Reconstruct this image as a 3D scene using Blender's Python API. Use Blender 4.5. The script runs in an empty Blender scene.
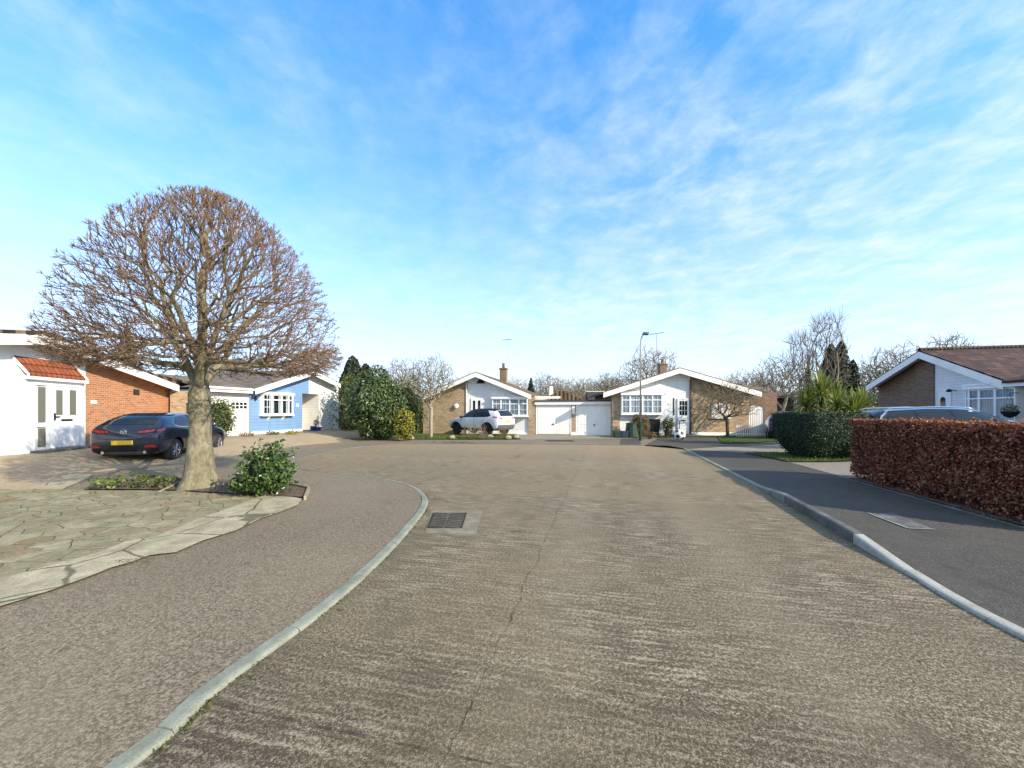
import bpy, bmesh, math, random
import numpy as np
from mathutils import Vector, Matrix, noise
from mathutils.bvhtree import BVHTree
R = math.radians
random.seed(7); rng = np.random.default_rng(7)
SC = bpy.context.scene
COL = SC.collection
FPX, CX, HY, EYE = 390.0, 512.0, 411.0, 1.6      # focal length in pixels, principal column, horizon row, eye height
RA = R(13.3); RS, RC = math.sin(RA), math.cos(RA)  # the street runs 13.3 degrees right of the view

def sstep(a, b, x):
    t = min(1, max(0, (x-a)/(b-a))); return t*t*(3-2*t)
def lat(x, y): return RC*x - RS*y
def alo(x, y): return RS*x + RC*y
def road_xy(l, a): return (RC*l + RS*a, -RS*l + RC*a)
def Hgt(x, y):
    l, a = lat(x, y), alo(x, y)
    h = .33*sstep(12.4, 15.8, -l)*(1-sstep(23, 28, a))
    h += .5*sstep(5.8, 14, l)*(1-sstep(19, 25, a))
    return h
def G(px, py, z=0.0):
    d = FPX*(EYE-z)/(py-HY); return ((px-CX)/FPX*d, d)

# ---------------------------------------------------------------- tagging
def tag(o, label=None, cat=None, group=None, kind=None):
    if label: o['label'] = label
    if cat: o['category'] = cat
    if group: o['group'] = group
    if kind: o['kind'] = kind
    return o
def empty(name, loc=(0, 0, 0), rz=0.0):
    o = bpy.data.objects.new(name, None); COL.objects.link(o)
    o.location = loc; o.rotation_euler = (0, 0, rz); o.empty_display_size = .2
    return o
def copy_tree(o, parent=None):
    c = o.copy(); COL.objects.link(c)
    if parent: c.parent = parent
    for ch in list(o.children): copy_tree(ch, c)
    return c

# ---------------------------------------------------------------- mesh builder
class MB:
    def __init__(s): s.v = []; s.f = []
    def add(s, vs, fs):
        b = len(s.v); s.v.extend(vs); s.f.extend([tuple(i+b for i in f) for f in fs]); return s
    def box(s, x0, x1, y0, y1, z0, z1):
        v = [(x0,y0,z0),(x1,y0,z0),(x1,y1,z0),(x0,y1,z0),(x0,y0,z1),(x1,y0,z1),(x1,y1,z1),(x0,y1,z1)]
        return s.add(v, [(0,3,2,1),(4,5,6,7),(0,1,5,4),(1,2,6,5),(2,3,7,6),(3,0,4,7)])
    def prism(s, poly, y0, y1):        # (x, z) outline pushed along y
        n = len(poly); a = sum(poly[i][0]*poly[(i+1)%n][1]-poly[(i+1)%n][0]*poly[i][1] for i in range(n))
        if a < 0: poly = poly[::-1]
        v = [(p[0], y0, p[1]) for p in poly] + [(p[0], y1, p[1]) for p in poly]
        f = [tuple(range(n)), tuple(range(2*n-1, n-1, -1))] + [((i+1)%n, i, n+i, n+(i+1)%n) for i in range(n)]
        return s.add(v, f)
    def prism_x(s, poly, x0, x1):      # (y, z) outline pushed along x
        n = len(poly); a = sum(poly[i][0]*poly[(i+1)%n][1]-poly[(i+1)%n][0]*poly[i][1] for i in range(n))
        if a < 0: poly = poly[::-1]
        v = [(x1, p[0], p[1]) for p in poly] + [(x0, p[0], p[1]) for p in poly]
        f = [tuple(range(n)), tuple(range(2*n-1, n-1, -1))] + [((i+1)%n, i, n+i, n+(i+1)%n) for i in range(n)]
        return s.add(v, f)
    def tube(s, pts, rad, n=6, cap=True):
        pts = [Vector(p) for p in pts]; k = len(pts)
        if not hasattr(rad, '__len__'): rad = [rad]*k
        b = len(s.v); ref = None
        for i, p in enumerate(pts):
            t = (pts[min(i+1, k-1)]-pts[max(i-1, 0)])
            if t.length < 1e-9: t = Vector((0, 0, 1))
            t.normalize()
            if ref is None:
                ref = Vector((1, 0, 0)) if abs(t.x) < .8 else Vector((0, 1, 0))
            u = ref - t*ref.dot(t)
            if u.length < 1e-6: u = t.orthogonal()
            u.normalize(); w = t.cross(u); ref = u
            for j in range(n):
                a = 2*math.pi*j/n; q = p + (u*math.cos(a)+w*math.sin(a))*rad[i]
                s.v.append((q.x, q.y, q.z))
        for i in range(k-1):
            for j in range(n):
                s.f.append((b+i*n+j, b+i*n+(j+1)%n, b+(i+1)*n+(j+1)%n, b+(i+1)*n+j))
        if cap and n > 3:
            s.f.append(tuple(b+j for j in range(n-1, -1, -1))); s.f.append(tuple(b+(k-1)*n+j for j in range(n)))
        return s
    def lathe(s, prof, n=16, axis='z', c=(0, 0, 0), cap=True):   # (r, h) profile
        b = len(s.v); k = len(prof)
        for r, h in prof:
            for j in range(n):
                a = 2*math.pi*j/n; p = (r*math.cos(a), r*math.sin(a), h)
                if axis == 'x': p = (p[2], p[0], p[1])
                s.v.append((p[0]+c[0], p[1]+c[1], p[2]+c[2]))
        for i in range(k-1):
            for j in range(n):
                s.f.append((b+i*n+j, b+i*n+(j+1)%n, b+(i+1)*n+(j+1)%n, b+(i+1)*n+j))
        if cap: s.f.append(tuple(b+j for j in range(n-1, -1, -1))); s.f.append(tuple(b+(k-1)*n+j for j in range(n)))
        return s
    def build(s, name, mat, parent=None, smooth=False, bevel=0, loc=None, rot=None):
        me = bpy.data.meshes.new(name); me.from_pydata(s.v, [], s.f); me.update()
        return obj(name, me, mat, parent, smooth, bevel, loc, rot)
def obj(name, me, mat, parent=None, smooth=False, bevel=0, loc=None, rot=None):
    o = bpy.data.objects.new(name, me); COL.objects.link(o)
    me.materials.clear(); me.materials.append(mat)
    if smooth: me.shade_smooth()
    if parent: o.parent = parent
    if loc: o.location = loc
    if rot: o.rotation_euler = rot
    if bevel:
        m = o.modifiers.new('bevel', 'BEVEL'); m.width = bevel; m.segments = 2; m.limit_method = 'ANGLE'
    return o

def poly_grid(pts, step):
    bm = bmesh.new()
    vs = [bm.verts.new((p[0], p[1], 0)) for p in pts]
    bm.faces.new(vs); bm.normal_update(); bmesh.ops.triangulate(bm, faces=bm.faces[:], ngon_method='EAR_CLIP')
    xs = [p[0] for p in pts]; ys = [p[1] for p in pts]
    for ax, lo, hi in ((0, min(xs), max(xs)), (1, min(ys), max(ys))):
        k = math.floor(lo/step)+1
        while k*step < hi:
            co = [0, 0, 0]; co[ax] = k*step; no = [0, 0, 0]; no[ax] = 1
            bmesh.ops.bisect_plane(bm, geom=bm.verts[:]+bm.edges[:]+bm.faces[:], dist=1e-5, plane_co=co, plane_no=no)
            k += 1
    bmesh.ops.recalc_face_normals(bm, faces=bm.faces[:])
    return bm
def sheet(name, pts, off, mat, step=.6, zf=None, frame=None):
    """a ground sheet following the lie of the land; frame = (x, y, rz) gives it its own axes"""
    bm = poly_grid(pts, step)
    for f in bm.faces:
        if f.normal.z < 0: f.normal_flip()
    for v in bm.verts: v.co.z = (zf(v.co.x, v.co.y) if zf else Hgt(v.co.x, v.co.y)) + off
    me = bpy.data.meshes.new(name); 
    o_m = Matrix.Identity(4)
    if frame:
        o_m = Matrix.Translation((frame[0], frame[1], 0)) @ Matrix.Rotation(frame[2], 4, 'Z')
        bm.transform(o_m.inverted())
    bm.to_mesh(me); bm.free(); me.shade_smooth()
    o = obj(name, me, mat); o.matrix_world = o_m
    return o
def smooth_path(pts, n=8):
    out = []; P = [Vector((p[0], p[1], 0)) for p in pts]
    P = [P[0]*2-P[1]] + P + [P[-1]*2-P[-2]]
    for i in range(1, len(P)-2):
        for k in range(n):
            t = k/n; a, b, c, d = P[i-1], P[i], P[i+1], P[i+2]
            q = .5*((2*b)+(c-a)*t+(2*a-5*b+4*c-d)*t*t+(3*b-a-3*c+d)*t**3)
            out.append((q.x, q.y))
    out.append((P[-2].x, P[-2].y)); return out

# ---------------------------------------------------------------- materials
class NT:
    def __init__(s, name):
        s.m = bpy.data.materials.new(name); s.m.use_nodes = True; s.t = s.m.node_tree
        s.b = s.t.nodes['Principled BSDF']; s.out = s.t.nodes['Material Output']
        s._co = None
    def n(s, typ, **kw):
        x = s.t.nodes.new(typ)
        for k, v in kw.items():
            if k in x.inputs.keys() if isinstance(k, str) else False: x.inputs[k].default_value = v
            else: setattr(x, k, v)
        return x
    def l(s, a, b): s.t.links.new(a, b)
    def co(s):
        if not s._co: s._co = s.n('ShaderNodeTexCoord').outputs['Object']
        return s._co
    def mapv(s, scale=(1, 1, 1), rot=(0, 0, 0), src=None):
        m = s.n('ShaderNodeMapping'); m.inputs['Scale'].default_value = scale; m.inputs['Rotation'].default_value = rot
        s.l(src or s.co(), m.inputs['Vector']); return m.outputs[0]
    def noise(s, scale, detail=4, rough=.55, vec=None, dist=0):
        x = s.n('ShaderNodeTexNoise'); x.inputs['Scale'].default_value = scale; x.inputs['Detail'].default_value = detail
        x.inputs['Roughness'].default_value = rough; x.inputs['Distortion'].default_value = dist
        s.l(vec or s.co(), x.inputs['Vector']); return x.outputs['Fac']
    def ramp(s, fac, stops, interp='LINEAR'):
        r = s.n('ShaderNodeValToRGB'); e = r.color_ramp.elements; r.color_ramp.interpolation = interp
        while len(e) < len(stops): e.new(.5)
        for k, (p, c) in enumerate(stops):
            e[k].position = p; e[k].color = (c if hasattr(c, '__len__') else (c, c, c)) if (hasattr(c, '__len__') and len(c) == 4) else tuple(c if hasattr(c, '__len__') else (c, c, c))+(1,)
        s.l(fac, r.inputs[0]); return r.outputs[0]
    def mix(s, fac, a, b, mode='MIX'):
        m = s.n('ShaderNodeMix', data_type='RGBA', blend_type=mode)
        for sock, val in ((m.inputs[0], fac), (m.inputs[6], a), (m.inputs[7], b)):
            if hasattr(val, 'links') or hasattr(val, 'is_linked'): s.l(val, sock)
            elif hasattr(val, '__len__'): sock.default_value = tuple(val)+((1,) if len(val) == 3 else ())
            else: sock.default_value = val
        return m.outputs[2]
    def math(s, op, a, b=None, c=None, clamp=False):
        m = s.n('ShaderNodeMath', operation=op, use_clamp=clamp)
        for i, v in enumerate((a, b, c)):
            if v is None: continue
            if hasattr(v, 'is_linked'): s.l(v, m.inputs[i])
            else: m.inputs[i].default_value = v
        return m.outputs[0]
    def sep(s, v=None):
        x = s.n('ShaderNodeSeparateXYZ'); s.l(v or s.co(), x.inputs[0]); return x.outputs
    def comb(s, x, y, z=0.0):
        c = s.n('ShaderNodeCombineXYZ')
        for i, v in enumerate((x, y, z)):
            if hasattr(v, 'is_linked'): s.l(v, c.inputs[i])
            else: c.inputs[i].default_value = v
        return c.outputs[0]
    def bump(s, h, strength=.4, dist=.02):
        b = s.n('ShaderNodeBump'); b.inputs['Strength'].default_value = strength; b.inputs['Distance'].default_value = dist
        s.l(h, b.inputs['Height'])
        prev = s.b.inputs['Normal']
        if prev.is_linked: s.l(prev.links[0].from_socket, b.inputs['Normal'])
        s.l(b.outputs[0], s.b.inputs['Normal'])
    def base(s, c, rough=None, spec=None, metal=None):
        if hasattr(c, 'is_linked'): s.l(c, s.b.inputs['Base Color'])
        else: s.b.inputs['Base Color'].default_value = tuple(c)+(1,)
        if rough is not None: s.b.inputs['Roughness'].default_value = rough
        if spec is not None: s.b.inputs['Specular IOR Level'].default_value = spec
        if metal is not None: s.b.inputs['Metallic'].default_value = metal
        return s
def mul(c, k): return tuple(min(1, x*k) for x in c)
def plain(name, col, rough=.6, var=.12, scale=6, bump=0, bscale=40, metal=0, spec=.4, dirt=None):
    t = NT(name); f = t.noise(scale, 5)
    c = t.ramp(f, [(.3, mul(col, 1-var)), (.7, mul(col, 1+var))])
    if dirt:
        c = t.mix(t.ramp(t.noise(scale*.35, 6, .65), [(.5, 0.0), (.75, .6)]), c, dirt)
    t.base(c, rough, spec, metal)
    if bump: t.bump(t.noise(bscale, 4), bump, .01)
    return t.m
def paint(name, col, coat=1.0, metal=.3, rough=.35):
    t = NT(name); t.base(col, rough, .4, metal)
    t.b.inputs['Coat Weight'].default_value = coat; t.b.inputs['Coat Roughness'].default_value = .04
    f = t.noise(5, 4); rr = t.ramp(f, [(.3, rough*.9), (.7, rough*1.25)]); t.l(rr, t.b.inputs['Roughness'])
    return t.m
def brickmat(name, cols, mortar=(.38, .34, .28), w=.225, h=.075, swap=False, stain=.35):
    t = NT(name); x, y, z = t.sep()
    v = t.comb(t.math('ADD', x, y), z)
    b = t.n('ShaderNodeTexBrick'); t.l(v, b.inputs['Vector'])
    b.inputs['Scale'].default_value = 1; b.inputs['Brick Width'].default_value = w; b.inputs['Row Height'].default_value = h
    b.inputs['Mortar Size'].default_value = .009; b.inputs['Mortar Smooth'].default_value = .2; b.inputs['Bias'].default_value = 0
    b.inputs['Color1'].default_value = (0, 0, 0, 1); b.inputs['Color2'].default_value = (1, 1, 1, 1); b.inputs['Mortar'].default_value = (.5, .5, .5, 1)
    # second brick lookup for a different random tone
    cr = t.ramp(b.outputs['Color'], [(i/(len(cols)-1), c) for i, c in enumerate(cols)])
    cr = t.mix(t.ramp(t.noise(1.1, 5, .6), [(.35, 0.0), (.7, stain)]), cr, mul(cols[0], .6))
    cr = t.mix(t.ramp(t.noise(30, 3), [(.4, 0.0), (.75, .35)]), cr, mul(cols[-1], 1.3))
    c = t.mix(b.outputs['Fac'], cr, mortar)
    t.base(c, .85, .25)
    t.bump(t.math('SUBTRACT', 1.0, b.outputs['Fac']), .5, .008); t.bump(t.noise(60, 4), .25, .006)
    return t.m
def cladmat(name, col, pitch=.15, dirt=(.42, .42, .36), rough=.5):
    t = NT(name); x, y, z = t.sep()
    s = t.math('FRACT', t.math('DIVIDE', z, pitch))
    edge = t.math('LESS_THAN', s, .09)
    c = t.ramp(t.noise(2.2, 6, .6), [(.3, mul(col, .93)), (.7, mul(col, 1.05))])
    stre = t.noise(1.0, 6, .7, t.mapv((7, 7, .6)))
    c = t.mix(t.ramp(stre, [(.5, 0.0), (.8, .35)]), c, mul(dirt, 1.2 if col[0] > .5 else .5))
    c = t.mix(t.math('MULTIPLY', edge, .45), c, mul(col, .3))
    t.base(c, rough, .4); t.bump(s, .8, .02)
    return t.m
def tilemat(name, cols, along='y', row=.32, width=.3, moss=(.2, .2, .1), mossk=.4, flat=False):
    """tile courses; 'along' is the local axis the courses run along"""
    t = NT(name); x, y, z = t.sep()
    a, u = (y, x) if along == 'y' else (x, y)
    v = t.comb(a, u)
    b = t.n('ShaderNodeTexBrick'); t.l(v, b.inputs['Vector']); b.inputs['Scale'].default_value = 1
    b.inputs['Brick Width'].default_value = width; b.inputs['Row Height'].default_value = row
    b.inputs['Mortar Size'].default_value = .016; b.inputs['Mortar Smooth'].default_value = .3
    b.inputs['Color1'].default_value = (0, 0, 0, 1); b.inputs['Color2'].default_value = (1, 1, 1, 1)
    c = t.ramp(b.outputs['Color'], [(i/(len(cols)-1), k) for i, k in enumerate(cols)])
    c = t.mix(t.ramp(t.noise(1.3, 6, .65), [(.4, 0.0), (.75, mossk)]), c, moss)
    c = t.mix(t.ramp(t.noise(25, 3), [(.35, .3), (.6, 0.0)]), c, mul(cols[0], .6))
    c = t.mix(b.outputs['Fac'], c, mul(cols[0], .35))
    t.base(c, .85, .25)
    saw = t.math('ABSOLUTE', t.math('SUBTRACT', t.math('FRACT', t.math('DIVIDE', u, row)), .5))
    t.bump(saw, .7, .05); t.bump(t.math('SUBTRACT', 1.0, b.outputs['Fac']), .6, .02)
    wv = t.math('SINE', t.math('MULTIPLY', a, 2*math.pi/(width*.5)))
    if not flat: t.bump(wv, .35, .02)
    return t.m
def leafmat(name, cols, rough=.5, trans=.25, spec=.35):
    t = NT(name); g = t.n('ShaderNodeNewGeometry')
    c = t.ramp(g.outputs['Random Per Island'], [(i/(len(cols)-1), k) for i, k in enumerate(cols)])
    c = t.mix(t.ramp(t.noise(1.7, 4), [(.35, .3), (.65, 0.0)]), c, mul(cols[0], .7))
    t.base(c, rough, spec)
    if trans:
        tr = t.n('ShaderNodeBsdfTranslucent'); t.l(c, tr.inputs['Color'])
        mx = t.n('ShaderNodeMixShader'); mx.inputs[0].default_value = trans
        t.l(t.b.outputs[0], mx.inputs[1]); t.l(tr.outputs[0], mx.inputs[2]); t.l(mx.outputs[0], t.out.inputs[0])
    return t.m
def barkmat(name, c0, c1, moss=(.16, .17, .06), mk=.35, sc=1.0):
    t = NT(name)
    f = t.noise(9*sc, 6, .65, t.mapv((1, 1, .45)))
    c = t.ramp(f, [(.3, c0), (.68, c1)])
    c = t.mix(t.ramp(t.noise(2.6*sc, 5, .6), [(.45, 0.0), (.72, mk)]), c, moss)
    c = t.mix(t.ramp(t.noise(5*sc, 4, .5), [(.6, 0.0), (.72, .5)]), c, mul(c1, 1.25))
    t.base(c, .9, .2); t.bump(f, .6, .03); t.bump(t.noise(45*sc, 3), .3, .008)
    return t.m
def glassmat(name, tint=(.82, .86, .87), k=.84):
    t = NT(name); t.t.nodes.remove(t.b)
    tr = t.n('ShaderNodeBsdfTransparent'); tr.inputs[0].default_value = tint+(1,)
    gl = t.n('ShaderNodeBsdfGlossy'); gl.inputs['Roughness'].default_value = .02; gl.inputs['Color'].default_value = (.9, .95, 1, 1)
    lw = t.n('ShaderNodeLayerWeight'); lw.inputs['Blend'].default_value = .35
    mx = t.n('ShaderNodeMixShader'); lw.inputs['Blend'].default_value = .5; f = t.math('MULTIPLY_ADD', t.math('POWER', lw.outputs['Facing'], 4.0), .6, .035, clamp=True)
    t.l(f, mx.inputs[0]); t.l(tr.outputs[0], mx.inputs[1]); t.l(gl.outputs[0], mx.inputs[2]); t.l(mx.outputs[0], t.out.inputs[0])
    return t.m
def darkglass(name, col=(.012, .015, .018)):
    t = NT(name); t.base(col, .05, .4); t.b.inputs['Coat Weight'].default_value = .15; t.b.inputs['Coat Roughness'].default_value = .02
    return t.m

M = {}
M['white'] = plain('white_paint', (.80, .80, .77), .5, .04, 3, dirt=(.6, .6, .52))
M['upvc'] = plain('white_upvc', (.80, .81, .80), .35, .03, 3)
M['render'] = plain('painted_render', (.78, .77, .72), .8, .05, 2.5, .3, 60, dirt=(.62, .6, .52))
M['cladw'] = cladmat('white_cladding', (.78, .80, .80))
M['cladcream'] = cladmat('cream_cladding', (.80, .78, .71), .17)
M['cladblue'] = cladmat('blue_cladding', (.17, .30, .50), .17, dirt=(.2, .3, .4))
M['brick_or'] = brickmat('orange_brick', [(.30, .10, .035), (.42, .16, .055), (.50, .21, .08), (.36, .13, .05)], (.42, .33, .24), stain=.25)
M['brick_buff'] = brickmat('buff_brick', [(.25, .175, .10), (.38, .28, .17), (.49, .375, .235), (.33, .23, .135)], (.34, .29, .22), stain=.4)
M['brick_red'] = brickmat('brown_brick', [(.13, .05, .03), (.21, .085, .05), (.27, .12, .07), (.17, .07, .045)], (.28, .23, .19), stain=.4)
M['brick_brown'] = brickmat('tan_brown_brick', [(.12, .068, .04), (.18, .105, .062), (.24, .145, .09), (.16, .092, .053)], (.28, .23, .18), stain=.3)
M['tile_brown'] = tilemat('brown_tiles', [(.10, .06, .04), (.17, .105, .06), (.22, .14, .08)], 'y', moss=(.21, .18, .08), mossk=.55)
M['tile_brown_x'] = tilemat('brown_tiles_along', [(.12, .09, .065), (.18, .135, .10), (.22, .17, .125)], 'x', moss=(.2, .18, .11), mossk=.5)
M['tile_red'] = tilemat('dark_red_tiles', [(.045, .028, .024), (.078, .044, .035), (.135, .07, .052)], 'y', .34, .34, moss=(.05, .04, .035), mossk=.45)
M['tile_or'] = tilemat('orange_tiles', [(.23, .065, .03), (.29, .085, .036), (.34, .11, .048)], 'x', .17, .17, moss=(.2, .08, .04), mossk=.3, flat=True)
M['tile_grey'] = tilemat('grey_brown_tiles', [(.10, .08, .06), (.16, .13, .10), (.21, .17, .13)], 'y', moss=(.2, .18, .11), mossk=.5)
M['slate'] = tilemat('slate_tiles', [(.03, .03, .033), (.05, .048, .05), (.07, .065, .065)], 'x', .25, .3, moss=(.06, .06, .05))
M['felt'] = plain('roof_felt', (.055, .055, .06), .9, .2, 4, .3)
M['black'] = plain('black_plastic', (.018, .018, .02), .7, .15, spec=.2)
M['grille'] = plain('grey_plastic', (.09, .09, .09), .5, .15)
M['alu'] = plain('dull_aluminium', (.45, .46, .47), .35, .1, metal=.9)
M['galv'] = plain('galvanised_steel', (.34, .36, .35), .5, .15, 9, metal=.55)
M['greenpaint'] = plain('green_paint', (.014, .04, .024), .45, .2, 9)
M['wood'] = plain('dark_fence_wood', (.085, .05, .032), .8, .3, 5, .4, 30)
M['pipe'] = plain('brown_pipe', (.09, .055, .04), .5, .15)
M['glass'] = glassmat('window_glass')
M['inside'] = plain('dark_room', (.035, .033, .03), .9, .3, 2)
M['curtain'] = None
t = NT('net_curtain'); x, y, z = t.sep()
fold = t.math('SINE', t.math('ADD', t.math('MULTIPLY', x, 55), t.math('MULTIPLY', t.noise(4, 2), 6)))
t.base(t.ramp(fold, [(0, (.52, .58, .65)), (1, (.80, .86, .93))]), .9, .1); t.bump(fold, .5, .03); M['curtain'] = t.m
M['obscure'] = darkglass('obscured_glass', (.16, .16, .13))
M['carglass'] = darkglass('car_glass')
M['tyre'] = plain('tyre_rubber', (.02, .02, .02), .85, .2, 20)
M['rim'] = plain('alloy_rim', (.30, .31, .32), .3, .1, metal=.8)
M['rimdark'] = plain('dark_alloy_rim', (.06, .06, .065), .35, .1, metal=.6)
M['chrome'] = plain('chrome_trim', (.6, .61, .62), .15, .03, metal=1)
M['lamp_red'] = paint('tail_lamp_red', (.35, .012, .015), 1, 0, .2)
M['lamp_clear'] = paint('head_lamp', (.5, .52, .55), 1, .3, .15)
M['plate'] = plain('yellow_plate', (.75, .50, .04), .4, .04)
M['navy'] = paint('navy_paint', (.010, .019, .045), 1, .45, .3)
M['carwhite'] = paint('white_car_paint', (.72, .74, .76), 1, .1, .3)
M['carsilver'] = paint('dark_grey_car_paint', (.014, .015, .017), .08, .0, .55)
M['carblue'] = paint('bright_blue_car_paint', (.02, .05, .22), 1, .35, .3)
# ---------------------------------------------------------------- ground materials
def road_mat():
    t = NT('brushed_concrete_road'); x, y, z = t.sep()      # x across, y along the street
    ph = t.math('ADD', y, t.math('MULTIPLY', t.noise(2.6, 4, .65), .11))
    sn = t.math('MULTIPLY_ADD', t.math('SINE', t.math('MULTIPLY', ph, 2*math.pi/.064)), .5, .5)     # tamping ridges across the street
    brk = t.noise(1.0, 3, .6, t.comb(t.math('MULTIPLY', x, 3.2), t.math('MULTIPLY', y, 11.0)))
    rid = t.math('MULTIPLY_ADD', t.math('SUBTRACT', sn, .5), .17, t.math('MULTIPLY_ADD', t.math('SUBTRACT', brk, .5), .95, .5))
    ridf = t.noise(1.0, 2, .5, t.comb(t.math('MULTIPLY', x, 8.0), t.math('MULTIPLY', y, 62.0)))
    msk = t.ramp(t.noise(.55, 5, .6), [(.36, .15), (.6, 1)])
    grit = t.noise(130, 2, .7); grit2 = t.noise(48, 3, .75); g3 = t.noise(24, 4, .7)
    vor = t.n('ShaderNodeTexVoronoi'); vor.inputs['Scale'].default_value = 75; t.l(t.co(), vor.inputs['Vector'])
    big = t.noise(.28, 5, .6); mid = t.noise(1.3, 6, .62)
    c = t.ramp(grit2, [(.39, (.04, .034, .025)), (.47, (.15, .128, .094)), (.54, (.28, .24, .18)), (.63, (.56, .50, .40))])
    c = t.mix(t.ramp(g3, [(.36, .55), (.56, 0.0)]), c, (.12, .10, .072))
    c = t.mix(t.ramp(grit, [(.40, .95), (.53, 0.0)]), c, (.040, .032, .022))
    c = t.mix(t.ramp(vor.outputs['Distance'], [(.14, .75), (.36, 0.0)]), c, (.52, .46, .36))
    lt = t.math('MULTIPLY', t.ramp(rid, [(.53, 0.0), (.66, .8)]), msk)
    dk = t.math('MULTIPLY', t.ramp(rid, [(.34, .7), (.48, 0.0)]), msk)
    lt2 = t.math('MULTIPLY', t.ramp(ridf, [(.52, 0.0), (.7, .6)]), msk)
    c = t.mix(t.math('MULTIPLY', lt, t.ramp(grit2, [(.40, .1), (.56, 1)])), c, (.54, .48, .375))
    c = t.mix(t.math('MULTIPLY', lt2, t.ramp(grit2, [(.40, 0.0), (.56, .7)])), c, (.40, .355, .275))
    c = t.mix(dk, c, (.06, .05, .036))
    c = t.mix(t.ramp(mid, [(.42, 0.0), (.7, .35)]), c, (.11, .097, .073))
    c = t.mix(t.ramp(big, [(.38, .35), (.6, 0.0)]), c, (.26, .20, .125))
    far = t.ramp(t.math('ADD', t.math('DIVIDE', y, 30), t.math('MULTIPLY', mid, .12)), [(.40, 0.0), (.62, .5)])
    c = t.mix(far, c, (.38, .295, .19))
    cx = t.math('ADD', t.math('ADD', x, .71), t.math('MULTIPLY', t.math('SUBTRACT', t.noise(1.1, 5, .7), .5), .22))
    crack = t.math('LESS_THAN', t.math('ABSOLUTE', cx), t.math('MULTIPLY_ADD', t.noise(6, 2), .018, -.004))
    jy = t.math('ABSOLUTE', t.math('SUBTRACT', t.math('FRACT', t.math('DIVIDE', t.math('ADD', y, -4.45), 5.5)), .5))
    joint = t.math('LESS_THAN', jy, t.math('MULTIPLY_ADD', t.noise(3, 2), .0045, -.0006))
    wn = t.n('ShaderNodeTexWhiteNoise', noise_dimensions='1D'); t.l(t.math('FLOOR', t.math('DIVIDE', t.math('ADD', y, -7.2), 5.5)), wn.inputs['W'])
    c = t.mix(1.0, c, t.ramp(wn.outputs['Value'], [(0, (.84, .85, .87)), (1, (1.06, 1.03, 1.0))]), 'MULTIPLY')
    lane = t.math('ABSOLUTE', t.math('SUBTRACT', t.math('ABSOLUTE', t.math('SUBTRACT', x, .45)), .85))
    c = t.mix(t.math('MULTIPLY', t.ramp(t.math('ADD', lane, t.math('MULTIPLY', t.noise(1.8, 5, .7), .5)), [(.30, .4), (.70, 0.0)]), .32), c, (.34, .30, .235))
    c = t.mix(t.math('MULTIPLY', t.math('MAXIMUM', crack, joint), t.ramp(t.noise(9, 3), [(.35, .15), (.6, .8)])), c, (.05, .043, .03))
    c = t.mix(t.ramp(t.noise(.9, 3, .5, t.mapv((1.6, .7, 1))), [(.63, 0.0), (.74, .5)]), c, (.08, .07, .055))
    # dark damp edge along both kerbs, with moss
    ed = t.math('ADD', t.math('ABSOLUTE', t.math('SUBTRACT', x, .43)), t.math('MULTIPLY', t.noise(2.5, 5, .65), .5))
    edm = t.math('MULTIPLY', t.ramp(t.math('DIVIDE', ed, 4), [(.66, 0.0), (.72, .5)]), t.math('MAXIMUM', t.math('GREATER_THAN', x, 0), t.math('LESS_THAN', y, 5.0)))
    c = t.mix(edm, c, (.12, .11, .07))
    near_dark = t.math('LESS_THAN', t.math('ADD', y, t.math('MULTIPLY', t.math('SUBTRACT', t.noise(3, 5, .7), .5), 1.3)), 2.35)  # patchy darker grey over the near end of the street, with a ragged edge
    c = t.mix(t.math('MULTIPLY', near_dark, t.ramp(t.noise(6, 5, .7), [(.3, .15), (.6, .55)])), c, t.mix(1.0, c, (.62, .62, .62), 'MULTIPLY'))
    c = t.mix(1.0, c, (.95, .905, .80), 'MULTIPLY')
    t.base(c, .9, .2)
    t.bump(t.math('MULTIPLY', rid, msk), .5, .02); t.bump(grit2, .8, .012); t.bump(grit, .4, .005)
    return t.m
def tarmac_mat(name, dark, mid_, light, patch, scale=1.0, spk=.45, blot=.35):
    t = NT(name)
    g1 = t.noise(62*scale, 3, .7); g2 = t.noise(120, 2, .6); mid = t.noise(.9, 6, .62); big = t.noise(.3, 3)
    vor = t.n('ShaderNodeTexVoronoi'); vor.inputs['Scale'].default_value = 90*scale; t.l(t.co(), vor.inputs['Vector'])
    c = t.ramp(g1, [(.38, dark), (.5, mid_), (.62, light)])
    c = t.mix(t.ramp(vor.outputs['Distance'], [(.12, spk), (.3, 0.0)]), c, mul(light, 1.35))
    c = t.mix(t.ramp(g2, [(.36, .6), (.5, 0.0)]), c, mul(dark, .7))
    c = t.mix(t.ramp(mid, [(.4, 0.0), (.7, .5)]), c, patch)
    c = t.mix(t.ramp(big, [(.4, .25), (.6, 0.0)]), c, mul(dark, 1.1))
    c = t.mix(t.ramp(t.noise(1.1, 4, .6, t.mapv((1.5, .6, 1))), [(.62, 0.0), (.72, .6 if blot else .2)]), c, mul(dark, .8))
    c = t.mix(t.ramp(t.noise(7, 5, .7), [(.38, blot), (.55, 0.0)]), c, dark)
    t.base(c, .88, .25); t.bump(g1, .6, .01); t.bump(vor.outputs['Distance'], .35, .006)
    return t.m
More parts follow.
